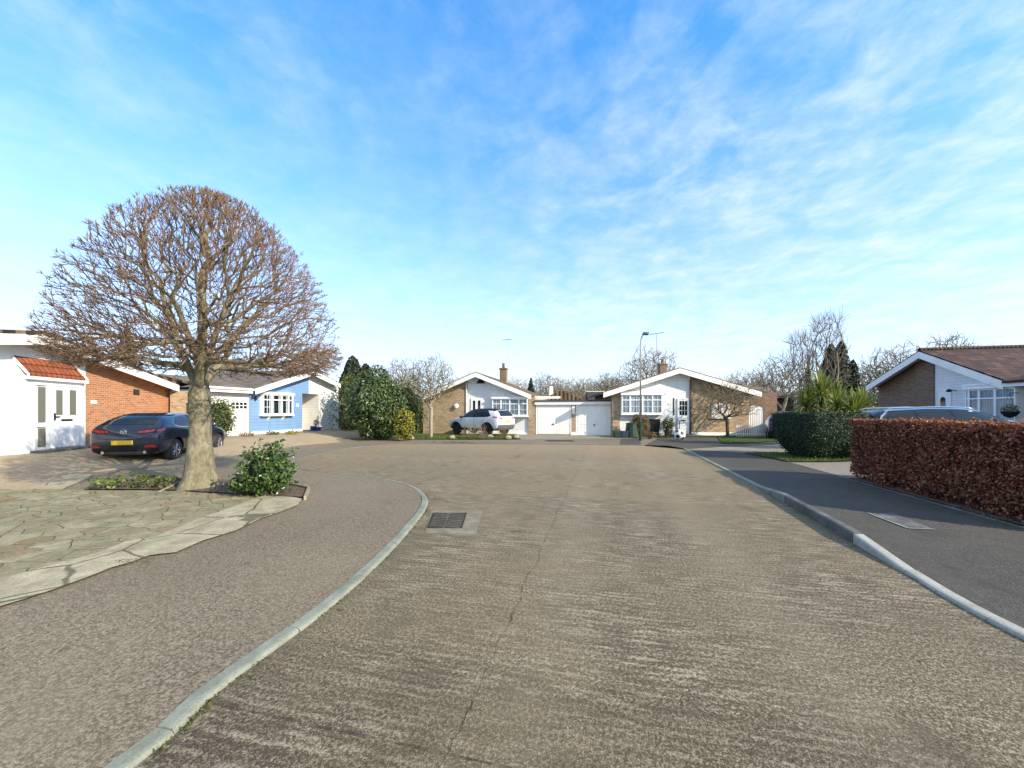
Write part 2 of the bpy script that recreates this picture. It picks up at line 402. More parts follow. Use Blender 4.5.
def crazy_mat():
    t = NT('crazy_paving_stone')
    w = t.mix(.22, t.co(), t.n('ShaderNodeTexNoise').outputs['Color'])
    nz = t.n('ShaderNodeTexNoise'); nz.inputs['Scale'].default_value = 1.6; nz.inputs['Detail'].default_value = 3; t.l(t.co(), nz.inputs['Vector'])
    w = t.mix(.16, t.co(), nz.outputs['Color'], 'ADD')
    e = t.n('ShaderNodeTexVoronoi', feature='DISTANCE_TO_EDGE'); e.inputs['Scale'].default_value = 3.4; t.l(w, e.inputs['Vector'])
    v = t.n('ShaderNodeTexVoronoi'); v.inputs['Scale'].default_value = 3.4; t.l(w, v.inputs['Vector'])
    cell = t.sep(v.outputs['Color'])
    c = t.ramp(cell[0], [(0, (.26, .24, .17)), (.3, (.32, .295, .21)), (.55, (.37, .34, .25)), (.78, (.29, .265, .20)), (.84, (.28, .17, .115)), (.88, (.31, .20, .14)), (.92, (.38, .35, .26)), (1, (.40, .365, .27))], 'CONSTANT')
    f = t.noise(9, 6, .65)
    c = t.mix(t.ramp(f, [(.35, .65), (.62, 0.0)]), c, (.14, .14, .075))
    c = t.mix(t.ramp(t.noise(40, 3), [(.46, 0.0), (.7, .55)]), c, (.50, .45, .32))
    c = t.mix(t.ramp(t.noise(2.2, 6, .7), [(.4, .6), (.6, 0.0)]), c, (.17, .155, .085))
    c = t.mix(1.0, c, (.87, .855, .75), 'MULTIPLY')
    jn = t.ramp(t.math('ADD', e.outputs['Distance'], t.math('MULTIPLY', t.noise(12, 3), .02)), [(.010, .7), (.032, 0.0)])
    c = t.mix(jn, c, (.10, .10, .05))
    t.base(c, .85, .25); t.bump(t.math('SUBTRACT', 1.0, jn), .9, .03); t.bump(f, .4, .02); t.bump(t.noise(50, 3), .3, .006)
    return t.m
def kerb_mat(name, c0, c1, moss):
    t = NT(name); f = t.noise(5, 6, .65); g = t.noise(70, 3, .6)
    c = t.ramp(f, [(.3, c0), (.7, c1)]); c = t.mix(t.ramp(g, [(.35, .4), (.5, 0.0)]), c, mul(c0, .55))
    c = t.mix(t.ramp(t.noise(1.6, 6, .7), [(.5, 0.0), (.72, .6)]), c, moss)
    t.base(c, .85, .25); t.bump(g, .4, .006); t.bump(f, .3, .015); return t.m
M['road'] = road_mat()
M['pave_l'] = tarmac_mat('pinkish_tarmac', (.072, .057, .038), (.182, .148, .10), (.34, .285, .20), (.215, .175, .112), 1.0, .7, 0)
M['pave_r'] = tarmac_mat('dark_tarmac', (.042, .038, .032), (.075, .068, .058), (.135, .123, .105), (.105, .09, .07), 1.0, .3)
M['pave_f'] = tarmac_mat('grey_tarmac', (.13, .115, .095), (.21, .19, .16), (.30, .27, .23), (.24, .20, .15))
M['drive'] = tarmac_mat('worn_tan_drive', (.20, .15, .095), (.37, .29, .19), (.50, .41, .28), (.42, .32, .20))
M['drive_c'] = tarmac_mat('pale_concrete_drive', (.17, .145, .11), (.27, .235, .185), (.36, .32, .26), (.21, .185, .14))
M['crazy'] = crazy_mat()
def haunch_mat():
    t = NT('pale_concrete_strip'); f = t.noise(4, 7, .7); g = t.noise(45, 3, .65)
    c = t.ramp(f, [(.3, (.20, .18, .115)), (.5, (.34, .305, .205)), (.68, (.46, .415, .29))])
    nz = t.n('ShaderNodeTexNoise'); nz.inputs['Scale'].default_value = 1.3; nz.inputs['Detail'].default_value = 4; t.l(t.co(), nz.inputs['Vector'])
    w = t.mix(.25, t.co(), nz.outputs['Color'], 'ADD')
    e = t.n('ShaderNodeTexVoronoi', feature='DISTANCE_TO_EDGE'); e.inputs['Scale'].default_value = 1.15; t.l(w, e.inputs['Vector'])
    jn = t.ramp(t.math('ADD', e.outputs['Distance'], t.math('MULTIPLY', t.noise(14, 3), .02)), [(.016, .85), (.03, 0.0)])
    c = t.mix(t.ramp(g, [(.36, .6), (.52, 0.0)]), c, (.17, .15, .10))
    c = t.mix(t.ramp(t.noise(1.5, 6, .7), [(.5, 0.0), (.72, .5)]), c, (.19, .18, .10))
    c = t.mix(jn, c, (.09, .085, .05))
    t.base(c, .9, .2); t.bump(t.math('SUBTRACT', 1.0, jn), .8, .02); t.bump(g, .5, .008); t.bump(f, .5, .03); return t.m
M['haunch'] = haunch_mat()
M['weath'] = kerb_mat('weathered_concrete', (.13, .115, .08), (.27, .24, .175), (.09, .085, .05))
M['kerb'] = kerb_mat('green_grey_kerb', (.15, .165, .13), (.27, .285, .23), (.10, .115, .055))
M['kerb_new'] = kerb_mat('pale_kerb', (.29, .285, .245), (.44, .43, .375), (.19, .185, .13))
M['kerb_old'] = kerb_mat('weathered_kerb', (.085, .085, .075), (.17, .165, .145), (.06, .065, .04))
M['soil'] = plain('bare_soil', (.10, .07, .045), .95, .4, 7, .9, 25)
t = NT('lawn_turf'); f = t.noise(3, 6, .65); g = t.noise(40, 3)
c = t.ramp(f, [(.3, (.045, .075, .015)), (.55, (.075, .115, .022)), (.75, (.13, .135, .04))]); c = t.mix(t.ramp(g, [(.35, .5), (.55, 0.0)]), c, (.025, .04, .01))
t.base(c, .9, .2); t.bump(g, .9, .03); M['turf'] = t.m
t = NT('open_ground'); f = t.noise(.06, 6, .6)
t.base(t.ramp(f, [(.3, (.06, .065, .025)), (.7, (.11, .10, .05))]), .95, .1); M['ground'] = t.m
M['iron'] = plain('cast_iron', (.04, .034, .028), .85, .35, 12, .6, 60, spec=.1)
M['irongrey'] = plain('worn_cover', (.12, .108, .09), .8, .3, 8, .6, 50)

def struct(o): tag(o, kind='structure'); return o

# ---------------------------------------------------------------- ground
mb = MB(); N = 60
xs = [-2500, -900, -350, -150, -80] + [-45+i*1.5 for i in range(61)] + [80, 150, 350, 900, 2500]
ys = [-600, -150, -50] + [-12+i*1.5 for i in range(47)] + [80, 110, 160, 260, 500, 1000, 2800]
def hill(x, y): return 0
for yy in ys:
    for xx in xs: mb.v.append((xx, yy, Hgt(xx, yy)-.07))
nx = len(xs)
for j in range(len(ys)-1):
    for i in range(nx-1): mb.f.append((j*nx+i, j*nx+i+1, (j+1)*nx+i+1, (j+1)*nx+i))
struct(mb.build('ground', M['ground'], smooth=True))

KL = [road_xy(-2.02, -4), road_xy(-2.04, -1), G(133, 768), G(219, 692), G(322, 615), G(383, 561), G(413, 527), G(426, 509), G(427, 498), G(417, 488.5), G(398, 482), G(368, 476.5), G(330, 473)]
KL2 = [G(330, 473), G(308, 471), G(293, 467.5), G(288, 463), G(299, 458.5)]
KF = [G(299, 458.5), G(340, 449.5), G(375, 446), G(410, 444.2), G(450, 443.8), G(500, 444.2), G(560, 444.7), G(645, 446)]
KR = [G(683, 449.3), G(720, 468), G(757, 487), G(780, 500), G(853, 543), G(912, 578), G(999, 628), road_xy(3.02, 1.5), road_xy(3.02, -1), road_xy(3.02, -4)]
kl, kl2, kf, kr = smooth_path(KL, 10), smooth_path(KL2, 6), smooth_path(KF, 6), smooth_path(KR, 10)
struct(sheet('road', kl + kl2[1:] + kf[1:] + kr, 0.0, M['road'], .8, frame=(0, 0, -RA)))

def offset_path(path, d):
    out = []; n = len(path)
    for i in range(n):
        a = Vector(path[max(0, i-1)]); b = Vector(path[min(n-1, i+1)]); t = (b-a).normalized()
        out.append((path[i][0]-t.y*d, path[i][1]+t.x*d))
    return out
KW = .10
def zk_r(x, y):        # upstand of the right kerb along the street
    a = alo(x, y)
    return .03 + .10*min(1, max(0, (a-4.55)/1.1))*(1-min(1, max(0, (a-7.9)/1.2)))
def zr(x, y):
    l = lat(x, y); k = 1-sstep(3.1, 4.9, l)
    return Hgt(x, y) + zk_r(x, y)*k + .085*(1-k) - .006
def zl(x, y):
    return Hgt(x, y) + .024
pl_in = offset_path(kl, KW*.96); pl2 = offset_path(kl2, KW*.5); pf = offset_path(kf, KW*.96)
pr_in = offset_path(kr, KW*.96)
far_l = [(8.4, 22.5), (8.4, 26.5), (-40, 27), (-40, -4)]
struct(sheet('pavement', pl_in + pl2[1:-1] + pf + far_l, 0.0, M['pave_l'], .6, zl))
struct(sheet('pavement', pr_in + [(40, -4), (40, 27), (8.4, 26.5), (8.4, 22.5), pf[-1], G(668, 446.2)], 0.0, M['pave_r'], .5, zr))

def kerb(name, path, mat, ztop, L=.915, w=KW, depth=.12, gap=.008, i0=0):
    mb = MB(); P = [Vector(p) for p in path]; acc = [0]
    for i in range(1, len(P)): acc.append(acc[-1]+(P[i]-P[i-1]).length)
    def at(s):
        s = min(max(s, 0), acc[-1]); i = 1
        while i < len(acc)-1 and acc[i] < s: i += 1
        u = (s-acc[i-1])/max(1e-9, acc[i]-acc[i-1]); t = (P[i]-P[i-1]).normalized()
        return P[i-1].lerp(P[i], u), Vector((-t.y, t.x))
    s = 0.0
    while s < acc[-1]-.05:
        e = min(s+L, acc[-1]); k = 4; b = len(mb.v); jz = random.uniform(-.004, .004); jo = random.uniform(-.005, .005)
        for i in range(k+1):
            q = s+gap/2+(e-s-gap)*i/k; p, n = at(q); z = ztop(p.x, p.y)+jz+Hgt(p.x, p.y)
            r = .012
            for d, zz in ((0+jo, -depth), (0+jo, z-.022), (r+jo, z-.005), (r*2.6+jo, z), (w+jo, z+.002), (w+jo, -depth)):
                mb.v.append((p.x+n.x*d, p.y+n.y*d, zz))
        for i in range(k):
            for j in range(5): mb.f.append((b+i*6+j, b+i*6+j+1, b+(i+1)*6+j+1, b+(i+1)*6+j))
        mb.f.append(tuple(b+j for j in range(5, -1, -1))); mb.f.append(tuple(b+k*6+j for j in range(6)))
        s = e
    return struct(mb.build(name, mat))
kerb('kerb', kl, M['kerb'], lambda x, y: .03)
kerb('kerb', kl2, M['kerb_old'], lambda x, y: .028, w=KW*.56, L=.6)
kerb('kerb', kf, M['kerb_old'], lambda x, y: .03+.09*sstep(-5.0, -4.2, x)*(1-sstep(-2.2, -1.4, x)))
i_new = min(range(len(kr)), key=lambda i: (kr[i][0]-G(853, 543)[0])**2+(kr[i][1]-G(853, 543)[1])**2)
i_old = min(range(len(kr)), key=lambda i: (kr[i][0]-G(786, 503)[0])**2+(kr[i][1]-G(786, 503)[1])**2)
kerb('kerb', kr[i_new:], M['kerb_new'], zk_r)
kerb('kerb', kr[i_old:i_new+1], M['kerb_old'], zk_r)
kerb('kerb', kr[:i_old+1], M['kerb'], zk_r)
# concrete edging at the back of the right pavement
kerb('pavement_edging', [road_xy(5.28, a) for a in np.arange(13.2, 1.5, -.3)], M['kerb_old'], lambda x, y: zr(x, y)-Hgt(x, y)+.012, L=.915, w=.05)

# driveways, crazy paving, beds, lawns (each a thin sheet over the pavement)
def over(name, pts, off, mat, zf=None, step=.6): return struct(sheet(name, pts, off, mat, step, zf or zl))
over('driveway', [G(32, 491.5), G(86, 474.5), G(187, 463.5), G(262, 452.5), G(300, 447), (-8.5, 19.5), (-12.2, 24.0), (-19, 24), (-24, 12), (-16, 8.0)], .006, M['drive'])
over('path', [G(30, 491.5), G(64, 478.5), G(92, 475.5), G(88, 479.5), G(62, 491)], .012, M['haunch'])
over('driveway', [G(300, 446), G(345, 440.5), G(395, 438.3), (-4.3, 22.2), (-8.6, 25.6), (-13, 26), (-10, 20)], .006, M['drive'])
over('crazy_paving', [(-14, 7.4), G(32, 490.5), G(84, 492), G(164, 492.5), G(263, 498), G(155, 543.5), G(142, 544), G(158, 556), G(110, 571.5), G(58, 592.5), G(0, 611.5), (-6.5, 1.5), (-14, 1.5)], .014, M['crazy'])
over('concrete_strip', [G(263, 498), G(286, 498), G(302, 501), G(298, 507), G(289, 511.5), G(262, 521), G(235, 534), G(203, 544), G(176, 556), G(150, 559), G(132, 566), G(112, 571.5), G(84, 583), G(58, 592.5), G(28, 603), G(0, 611.5), (-6.5, 1.48), (-6.85, 1.75), G(0, 583), G(60, 567), G(98, 556), G(126, 545), G(155, 540), G(198, 522)], .02, M['haunch'])
over('planting_bed', [G(84, 491.5), G(100, 481.5), G(150, 480), G(210, 481), G(285, 486.5), G(309, 492), G(305, 500), G(263, 497.5), G(164, 492)], .03, M['soil'], step=.3)
over('garage_forecourt', [G(517, 440), (0.0, 27), (7.2, 25.5), G(642, 438.5), G(600, 439.5)], .006, M['drive_c'])
over('lawn', [G(372, 438.5), G(415, 440), G(470, 440.3), G(521, 440), (0.3, 26.5), (-8.5, 27), (-8.3, 24.0)], .03, M['turf'], step=1)
over('pavement_patch', [G(621, 439.2), G(640, 439.2), G(641, 445.2), G(620, 445)], .006, M['pave_r'])
over('lawn', [G(655, 438), G(718, 438.5), G(722, 445.5), G(792, 444.5), (16.5, 26.2), (7.8, 26.2)], .03, M['turf'], zr, step=1)
over('driveway', [road_xy(5.35, 10.35), road_xy(5.35, 13.1), road_xy(6.6, 13.3), road_xy(8.0, 13.6), road_xy(8.2, 15.6), road_xy(14.5, 15.6), road_xy(14.5, 10.4)], .008, M['drive_c'], zr)
over('lawn', [road_xy(5.35, 13.15), road_xy(4.9, 15.6), road_xy(9, 16.3), road_xy(14.5, 16.3), road_xy(14.5, 15.65), road_xy(8.15, 15.65), road_xy(7.95, 13.65), road_xy(6.6, 13.4)], .03, M['turf'], zr)
over('driveway', [road_xy(4.9, 15.7), road_xy(3.2, 17.2), road_xy(6, 18.6), road_xy(12, 21.5), road_xy(15, 19), road_xy(14.5, 16.4), road_xy(9, 16.4)], .008, M['drive_c'], zr)
over('planting_bed', [road_xy(5.36, 6.0), road_xy(5.36, 10.3), road_xy(6.7, 10.3), road_xy(6.7, 6.0)], .02, M['soil'], zr)
over('lawn', [road_xy(6.75, 2.0), road_xy(6.75, 10.3), road_xy(15, 10.3), road_xy(15, 2)], .02, M['turf'], zr, step=1)
# pale scuffed rectangle (an old cover frame) in the right pavement
def frame_pts(px): return [G(*p) for p in px]
e = empty('manhole_cover', (G(897, 529)[0], G(897, 529)[1], 0)); c0 = Vector((e.location.x, e.location.y, 0))
tag(e, 'worn inspection cover flush in the dark pavement beside the copper hedge', 'manhole cover')
mb = MB(); pq = frame_pts([(868, 521), (893, 520), (934, 537.5), (908, 537.5)])
mb.v = [(p[0]-c0.x, p[1]-c0.y, zr(*p)+.005) for p in pq]; mb.f = [(0, 1, 2, 3)]
t = NT('scuffed_cover'); f = t.noise(7, 6, .7); t.base(t.ramp(f, [(.45, (.06, .058, .055)), (.62, (.15, .145, .13)), (.75, (.2, .19, .17))]), .85); M['scuff'] = t.m
mb.build('cover', M['scuff'], e)
mb = MB()
for i in (0, 3):
    a, b = Vector(pq[i]), Vector(pq[(i-1) % 4] if i == 0 else pq[2])
    a, b = (Vector(pq[0]), Vector(pq[3])) if i == 0 else (Vector(pq[3]), Vector(pq[2]))
    d = (b-a).normalized(); n = Vector((-d.y, d.x))*.02; k = len(mb.v)
    for q in (a-n, b-n, b+n, a+n): mb.v.append((q.x-c0.x, q.y-c0.y, zr(q.x, q.y)+.009))
    mb.f.append((k, k+1, k+2, k+3))
mb.build('frame', M['kerb'], e)
# gully by the left kerb
q = [G(425, 530), G(474, 529.5), G(482, 512), G(431, 511)]
c0 = Vector((sum(p[0] for p in q)/4, sum(p[1] for p in q)/4)); e = empty('drain_cover', (c0.x, c0.y, 0), -RA)
tag(e, 'iron gully grating in a concrete surround beside the curved left kerb', 'drain cover')
def loc2(px, py):
    p = Vector(G(px, py))-c0; return (RC*p.x-RS*p.y, RS*p.x+RC*p.y)
def quad_slab(name, pxs, z, mat, par, th=.012):
    P = [loc2(*p) for p in pxs]; mb = MB(); mb.v = [(p[0], p[1], z-th) for p in P]+[(p[0], p[1], z) for p in P]
    n = len(P); mb.f = [tuple(range(n, 2*n))]+[(i, (i+1) % n, n+(i+1) % n, n+i) for i in range(n)]
    return mb.build(name, mat, par)
quad_slab('surround', [(425, 533), (476, 535), (482, 511.5), (431, 511)], .006, M['weath'], e)
for (a, b) in (((427, 528), (443, 528)), ((444.5, 528), (462, 527.5))):
    ax, bx = a[0], b[0]
    quad_slab('grating', [(ax, 528.5), (bx, 528.5), (bx+5, 513.5), (ax+6, 513.5)], .013, M['iron'], e)
mb = MB()
for i in range(9):
    u = i/8; y0 = 514.5+13*u
    l0, r0 = 427+6*(1-u)+1, 462+5*(1-u)-1
    a, b = loc2(l0, y0), loc2(r0, y0)
    mb.box(min(a[0], b[0]), max(a[0], b[0]), (a[1]+b[1])/2-.006, (a[1]+b[1])/2+.006, .012, .022)
mb.build('bars', M['irongrey'], e)
e = empty('manhole_cover', (G(560, 441.5)[0], G(560, 441.5)[1], zl(*G(560, 441.5))))
tag(e, 'dark rectangular access cover in the pavement before the white garage doors', 'manhole cover')
MB().box(-.8, .8, -.45, .45, 0, .012).build('cover', M['irongrey'], e); MB().box(-.7, .7, -.36, .36, .012, .018).build('lid', M['iron'], e)
# ---------------------------------------------------------------- houses
class Fr:
    """a building's own axes: x along its front to the right as seen, y into the building, z up from its base"""
    def __init__(s, px, depth, th, zb):
        s.o = Vector(((px-CX)/FPX*depth, depth)); s.th = th; s.zb = zb
        s.u = Vector((math.cos(th), math.sin(th))); s.w = Vector((-math.sin(th), math.cos(th)))
    def _s(s, px, y):
        a = Vector(((px-CX)/FPX, 1)); return (y + s.o.dot(s.w))/a.dot(s.w), a
    def X(s, px, y=0.0):
        k, a = s._s(px, y); return (a*k-s.o).dot(s.u)
    def Z(s, px, py, y=0.0):
        k, a = s._s(px, y); return EYE-(py-HY)/FPX*k-s.zb
    def P(s, px, py, y=0.0): return (s.X(px, y), s.Z(px, py, y))
    def empty(s, name): return empty(name, (s.o.x, s.o.y, s.zb), s.th)
    def world(s, x, y): p = s.o+s.u*x+s.w*y; return (p.x, p.y)
def chevron(xl, zl_, xa, za, xr, zr_, t):
    return [(xl, zl_), (xa, za), (xr, zr_), (xr, zr_-t), (xa, za-t), (xl, zl_-t)]
def window(par, x0, x1, z0, z1, yf, depth, cols, transom=.3, curtain=1.0, bars=(), fw=.055, name='window', board=True, side=True):
    """framed window standing proud of the wall: yf = wall plane, front at yf-depth"""
    a = yf-depth; mb = MB(); mid = .05
    mb.box(x0, x1, a, a+mid, z0, z0+fw); mb.box(x0, x1, a, a+mid, z1-fw, z1)
    mb.box(x0, x0+fw, a, a+mid, z0+fw, z1-fw); mb.box(x1-fw, x1, a, a+mid, z0+fw, z1-fw)
    zt = z1-(z1-z0)*transom; xs = [x0+(x1-x0)*c for c in cols]
    if transom: mb.box(x0+fw, x1-fw, a+.004, a+mid, zt-fw*.5, zt+fw*.5)
    ed = [x0]+xs+[x1]
    for x in xs:
        mb.box(x-fw*.75, x+fw*.75, a-.003, a+mid, z0+fw, z1-fw)
    for k in bars:                                     # glazing bars in these lights
        xm = (ed[k]+ed[k+1])/2
        mb.box(xm-.011, xm+.011, a+.012, a+.03, z0+fw, z1-fw)
        zz = (z0+zt)/2; mb.box(ed[k]+fw*.7, ed[k+1]-fw*.7, a+.014, a+.032, zz-.011, zz+.011)
    if depth > .1:                                     # sides of the bay, its sill board and flat top
        mb.box(x0, x0+.05, a+mid, yf-.003, z0, z1); mb.box(x1-.05, x1, a+mid, yf-.003, z0, z1)
        if board:
            mb.box(x0-.06, x1+.06, a-.07, yf-.002, z1+.002, z1+.14); mb.box(x0-.04, x1+.04, a-.05, yf-.002, z0-.09, z0-.002)
    w = mb.build(name, M['upvc'], par, bevel=.006)
    gl = MB(); gl.box(x0+fw*.8, x1-fw*.8, a+.026, a+.032, z0+fw*.8, z1-fw*.8); gl.build('pane', M['glass'], w)
    bk = MB(); bk.box(x0+fw*.8, x1-fw*.8, yf-.028, yf-.012, z0+fw*.8, z1-fw*.8); bk.build('dark_interior', M['inside'], w)
    if curtain:
        cu = MB(); yc = a+.04 if depth < .15 else a+.055
        for k in range(len(ed)-1):
            wd = ed[k+1]-ed[k]; e0, e1 = ed[k]+.05, ed[k+1]-.05; n = 14
            for (p0, p1) in ([(0, 1)] if curtain >= 1 else [(0, curtain/2), (1-curtain/2, 1)]):
                b = len(cu.v)
                for i in range(n+1):
                    xx = e0+(e1-e0)*(p0+(p1-p0)*i/n); yy = yc+.012*math.sin(i*2.2+k)
                    cu.v += [(xx, yy, z0+fw), (xx, yy, z1-fw)]
                for i in range(n): cu.f.append((b+2*i, b+2*i+2, b+2*i+3, b+2*i+1))
        cu.build('curtain', M['curtain'], w, smooth=True)
    return w
def garage_door(par, x0, x1, z0, z1, y, name='garage_door', ribs=10, panes=False, lock=True):
    mb = MB(); fw = .07
    mb.box(x0, x0+fw, y-.05, y+.02, z0, z1); mb.box(x1-fw, x1, y-.05, y+.02, z0, z1); mb.box(x0+fw, x1-fw, y-.05, y+.02, z1-fw, z1)
    a, b = x0+fw+.01, x1-fw-.01
    mb.box(a, b, y-.02, y+.01, z0+.02, z1-fw-.008)
    for i in range(ribs):
        p = a+.05+(b-a-.1)*i/ribs; q = a+.05+(b-a-.1)*(i+1)/ribs
        for (s0, s1) in ((z0+.06, z0+(z1-z0)*.34), (z0+(z1-z0)*.36, z1-fw-.06)):
            mb.box(p+.008, q-.008, y-.035, y-.019, s0, s1)
    d = mb.build(name, M['white'], par, bevel=.006)
    if lock: MB().box((a+b)/2-.05, (a+b)/2+.05, y-.075, y-.034, z0+(z1-z0)*.35-.04, z0+(z1-z0)*.35+.045).build('handle', M['black'], d)
    return d
def aerial(mb, x, y, z0, z1, L=.9, ang=.3, n=7):
    mb.tube([(x, y, z0), (x, y, z1)], .022, 5)
    c, s = math.cos(ang), math.sin(ang)
    mb.tube([(x-c*L*.5, y-s*L*.5, z1-.05), (x+c*L*.5, y+s*L*.5, z1+.12)], .016, 4)
    for i in range(n):
        u = -L*.48+L*.96*i/(n-1); h = .32-.12*i/n
        p = (x+c*u, y+s*u, z1+.035+.17*(u/L))
        mb.tube([(p[0]+s*h, p[1]-c*h, p[2]), (p[0]-s*h, p[1]+c*h, p[2])], .010, 4)

# ---- 1: white and orange-brick bungalow on the left
f = Fr(0, 1, 0, 0); f.o = Vector((-14.13, 10.39)); f.th = R(103.3); f.zb = .33
f.u = Vector((math.cos(f.th), math.sin(f.th))); f.w = Vector((-math.sin(f.th), math.cos(f.th)))
h = tag(f.empty('bungalow'), 'white and orange brick bungalow with a red tiled porch, beside the navy hatchback', 'house')
OV = -.45
xa, za = f.P(46, 331, OV); xr, zr0 = f.P(179, 383, OV); sl = (za-zr0)/(xr-xa); xl = xa-(xr-xa); zl0 = zr0
xb, xe = f.X(85.5), f.X(172.6)
rz = lambda x: za-sl*abs(x-xa)
DP = 9.0
T = .15
MB().prism([(xl+.4, -.3), (xb, -.3), (xb, rz(xb)-T-.02), (xa, rz(xa)-T-.02), (xl+.4, rz(xl+.4)-T-.02)], 0, DP).build('wall', M['render'], h)
MB().prism([(xb+.003, -.3), (xe, -.3), (xe, rz(xe)-T-.02), (xb+.003, rz(xb)-T-.02)], 0, DP).build('brick_wall', M['brick_or'], h)
rf = MB().prism(chevron(xl, zl0, xa, za, xr, zr0, T), OV, DP+.4).build('roof', M['tile_brown'], h)
MB().prism(chevron(xl+.02, zl0-.11, xa, za-.11, xr-.02, zr0-.11, .30), OV-.03, OV+.002).build('bargeboard', M['white'], h, bevel=.006)
MB().prism(chevron(xl+.1, zl0-T-.015, xa, za-T-.02, xr-.05, zr0-T-.015, .02), OV+.004, -.003).build('soffit', M['white'], h)
v = f.P(136, 392)
mb = MB(); mb.box(v[0]-.16, v[0]+.16, -.03, -.002, v[1]-.11, v[1]+.11)
vo = mb.build('air_vent', M['black'], h); mb = MB()
for i in range(5): mb.box(v[0]-.14, v[0]+.14, -.045, -.031, v[1]-.09+i*.04, v[1]-.075+i*.04)
mb.build('slats', M['grille'], vo)
v = f.P(93.5, 402); MB().box(v[0]-.13, v[0]+.13, -.02, -.002, v[1]-.06, v[1]+.06).build('number_plaque', M['white'], h, bevel=.006)
# porch
PF = -.29
x0, x1 = f.X(24.6, PF), f.X(84.6, PF); zt = (f.Z(25, 377.5, PF)+f.Z(84, 379, PF))/2; zb_ = .16
ztop = f.Z(78, 356, 0)
ztop = f.Z(12, 355.5, 0)-.05
po = MB().prism_x([(PF, -.2), (-.002, -.2), (-.002, ztop-.06), (PF, zt-.03)], x0, x1).build('porch', M['upvc'], h, bevel=.008)
# its roof: orange tiles on one slope
ztop = f.Z(12, 355.5, 0)-.05
bm_ = MB().prism_x([(PF-.1, zt-.005), (PF-.1, zt+.06), (-.004, ztop+.06), (-.004, ztop-.0)], x0+.02, x1-.1).build('porch_roof', M['tile_or'], po)
mb = MB()
for xx in (x0-.02, x1-.1): mb.prism_x([(PF-.11, zt-.03), (PF-.11, zt+.06), (-.006, ztop+.075), (-.006, ztop-.04)], xx, xx+.035 if xx < x0 else xx+.10)
mb.box(x0-.02, x1+.02, PF-.11, PF-.002, zt-.10, zt-.008)
mb.build('porch_fascia', M['white'], po, bevel=.006)
dx0, dx1 = f.X(47, PF), f.X(82, PF); dz0, dz1 = f.Z(66, 447.5, PF), zt-.2
mb = MB(); fw = .05
for (a, b, c, d) in ((f.X(33, PF), dx1, dz1-.05, dz1), (f.X(33, PF), f.X(34.5, PF), dz0, dz1-.05), (dx1-.05, dx1, dz0, dz1-.05), (dx0-.03, dx0+.02, dz0, dz1-.05), (f.X(34.5, PF), dx0-.03, dz0+.70, dz0+.80)):
    mb.box(a, b, PF-.05, PF-.003, c, d)
mb.build('door_frame', M['upvc'], po, bevel=.006)
mb = MB().box(dx0+.03, dx1-.06, PF-.03, PF-.003, dz0+.03, dz1-.06)
do = mb.build('door', M['upvc'], po, bevel=.005)
mb = MB()
for (a, b) in ((56, 62.5), (69.5, 76)):
    mb.box(f.X(a, PF-.03), f.X(b, PF-.03), PF-.036, PF-.031, f.Z(a, 415, PF), f.Z(a, 390, PF))
mb.build('door_glass', M['obscure'], po)
mb = MB()
a, b = f.X(37.5, PF), f.X(45, PF)
mb.box(a, b, PF-.02, PF-.004, dz0+.83, dz1-.1); mb.box(a, b, PF-.02, PF-.004, dz0+.1, dz0+.66)
mb.build('side_light', M['obscure'], po)
mb = MB(); a = f.X(53, PF); z_ = f.Z(53, 417, PF); mb.box(a-.02, a+.02, PF-.06, PF-.031, z_-.1, z_+.12); mb.box(a, a+.14, PF-.09, PF-.06, z_, z_+.025); mb.build('door_handle', M['black'], po)
a, b = f.X(60, PF), f.X(71, PF); MB().box(a, b, PF-.045, PF-.031, f.Z(65, 421, PF), f.Z(65, 419, PF)).build('letterbox', M['black'], po)
mb = MB(); mb.box(x0+.15, x1+.02, PF-.36, PF-.002, -.25, .10); mb.build('door_step', M['kerb_old'], po, bevel=.01)
mb = MB(); mb.box(x1+.002, xe, -.002-.03, -.002, -.25, .02); mb.build('plinth', M['kerb_old'], h)
mb = MB(); xx = xe-.12; mb.tube([(xr-.1, OV, zr0-.2), (xr-.1, DP, zr0-.2)], .055, 8); mb.build('gutter', M['white'], h)

# ---- brick garden arch with a plank gate between the bungalow and the blue house
ga = Fr(171, 18.0, R(10), .3)
g_ = tag(ga.empty('garden_archway'), 'buff brick archway with a dark plank gate beyond the orange brick wall', 'archway')
a0, a1 = ga.X(170), ga.X(197); zt = ga.Z(176, 391); xm0, xm1 = a0+.62, a1-.35; zz = ga.Z(180, 402)-.1
pts = [(a0, -.2), (xm0, -.2), (xm0, zz)]; n = 8; r_ = (xm1-xm0)/2
pts += [((xm0+xm1)/2-r_*math.cos(math.pi*i/n), zz+r_*.75*math.sin(math.pi*i/n)) for i in range(1, n)]
pts += [(xm1, zz), (xm1, -.2), (a1, -.2), (a1, zt), (a0, zt)]
MB().prism(pts, 0, .22).build('arch_wall', M['brick_buff'], g_)
MB().box(xm0, xm1, .08, .13, -.1, zz+r_*.72).build('gate', M['wood'], g_)

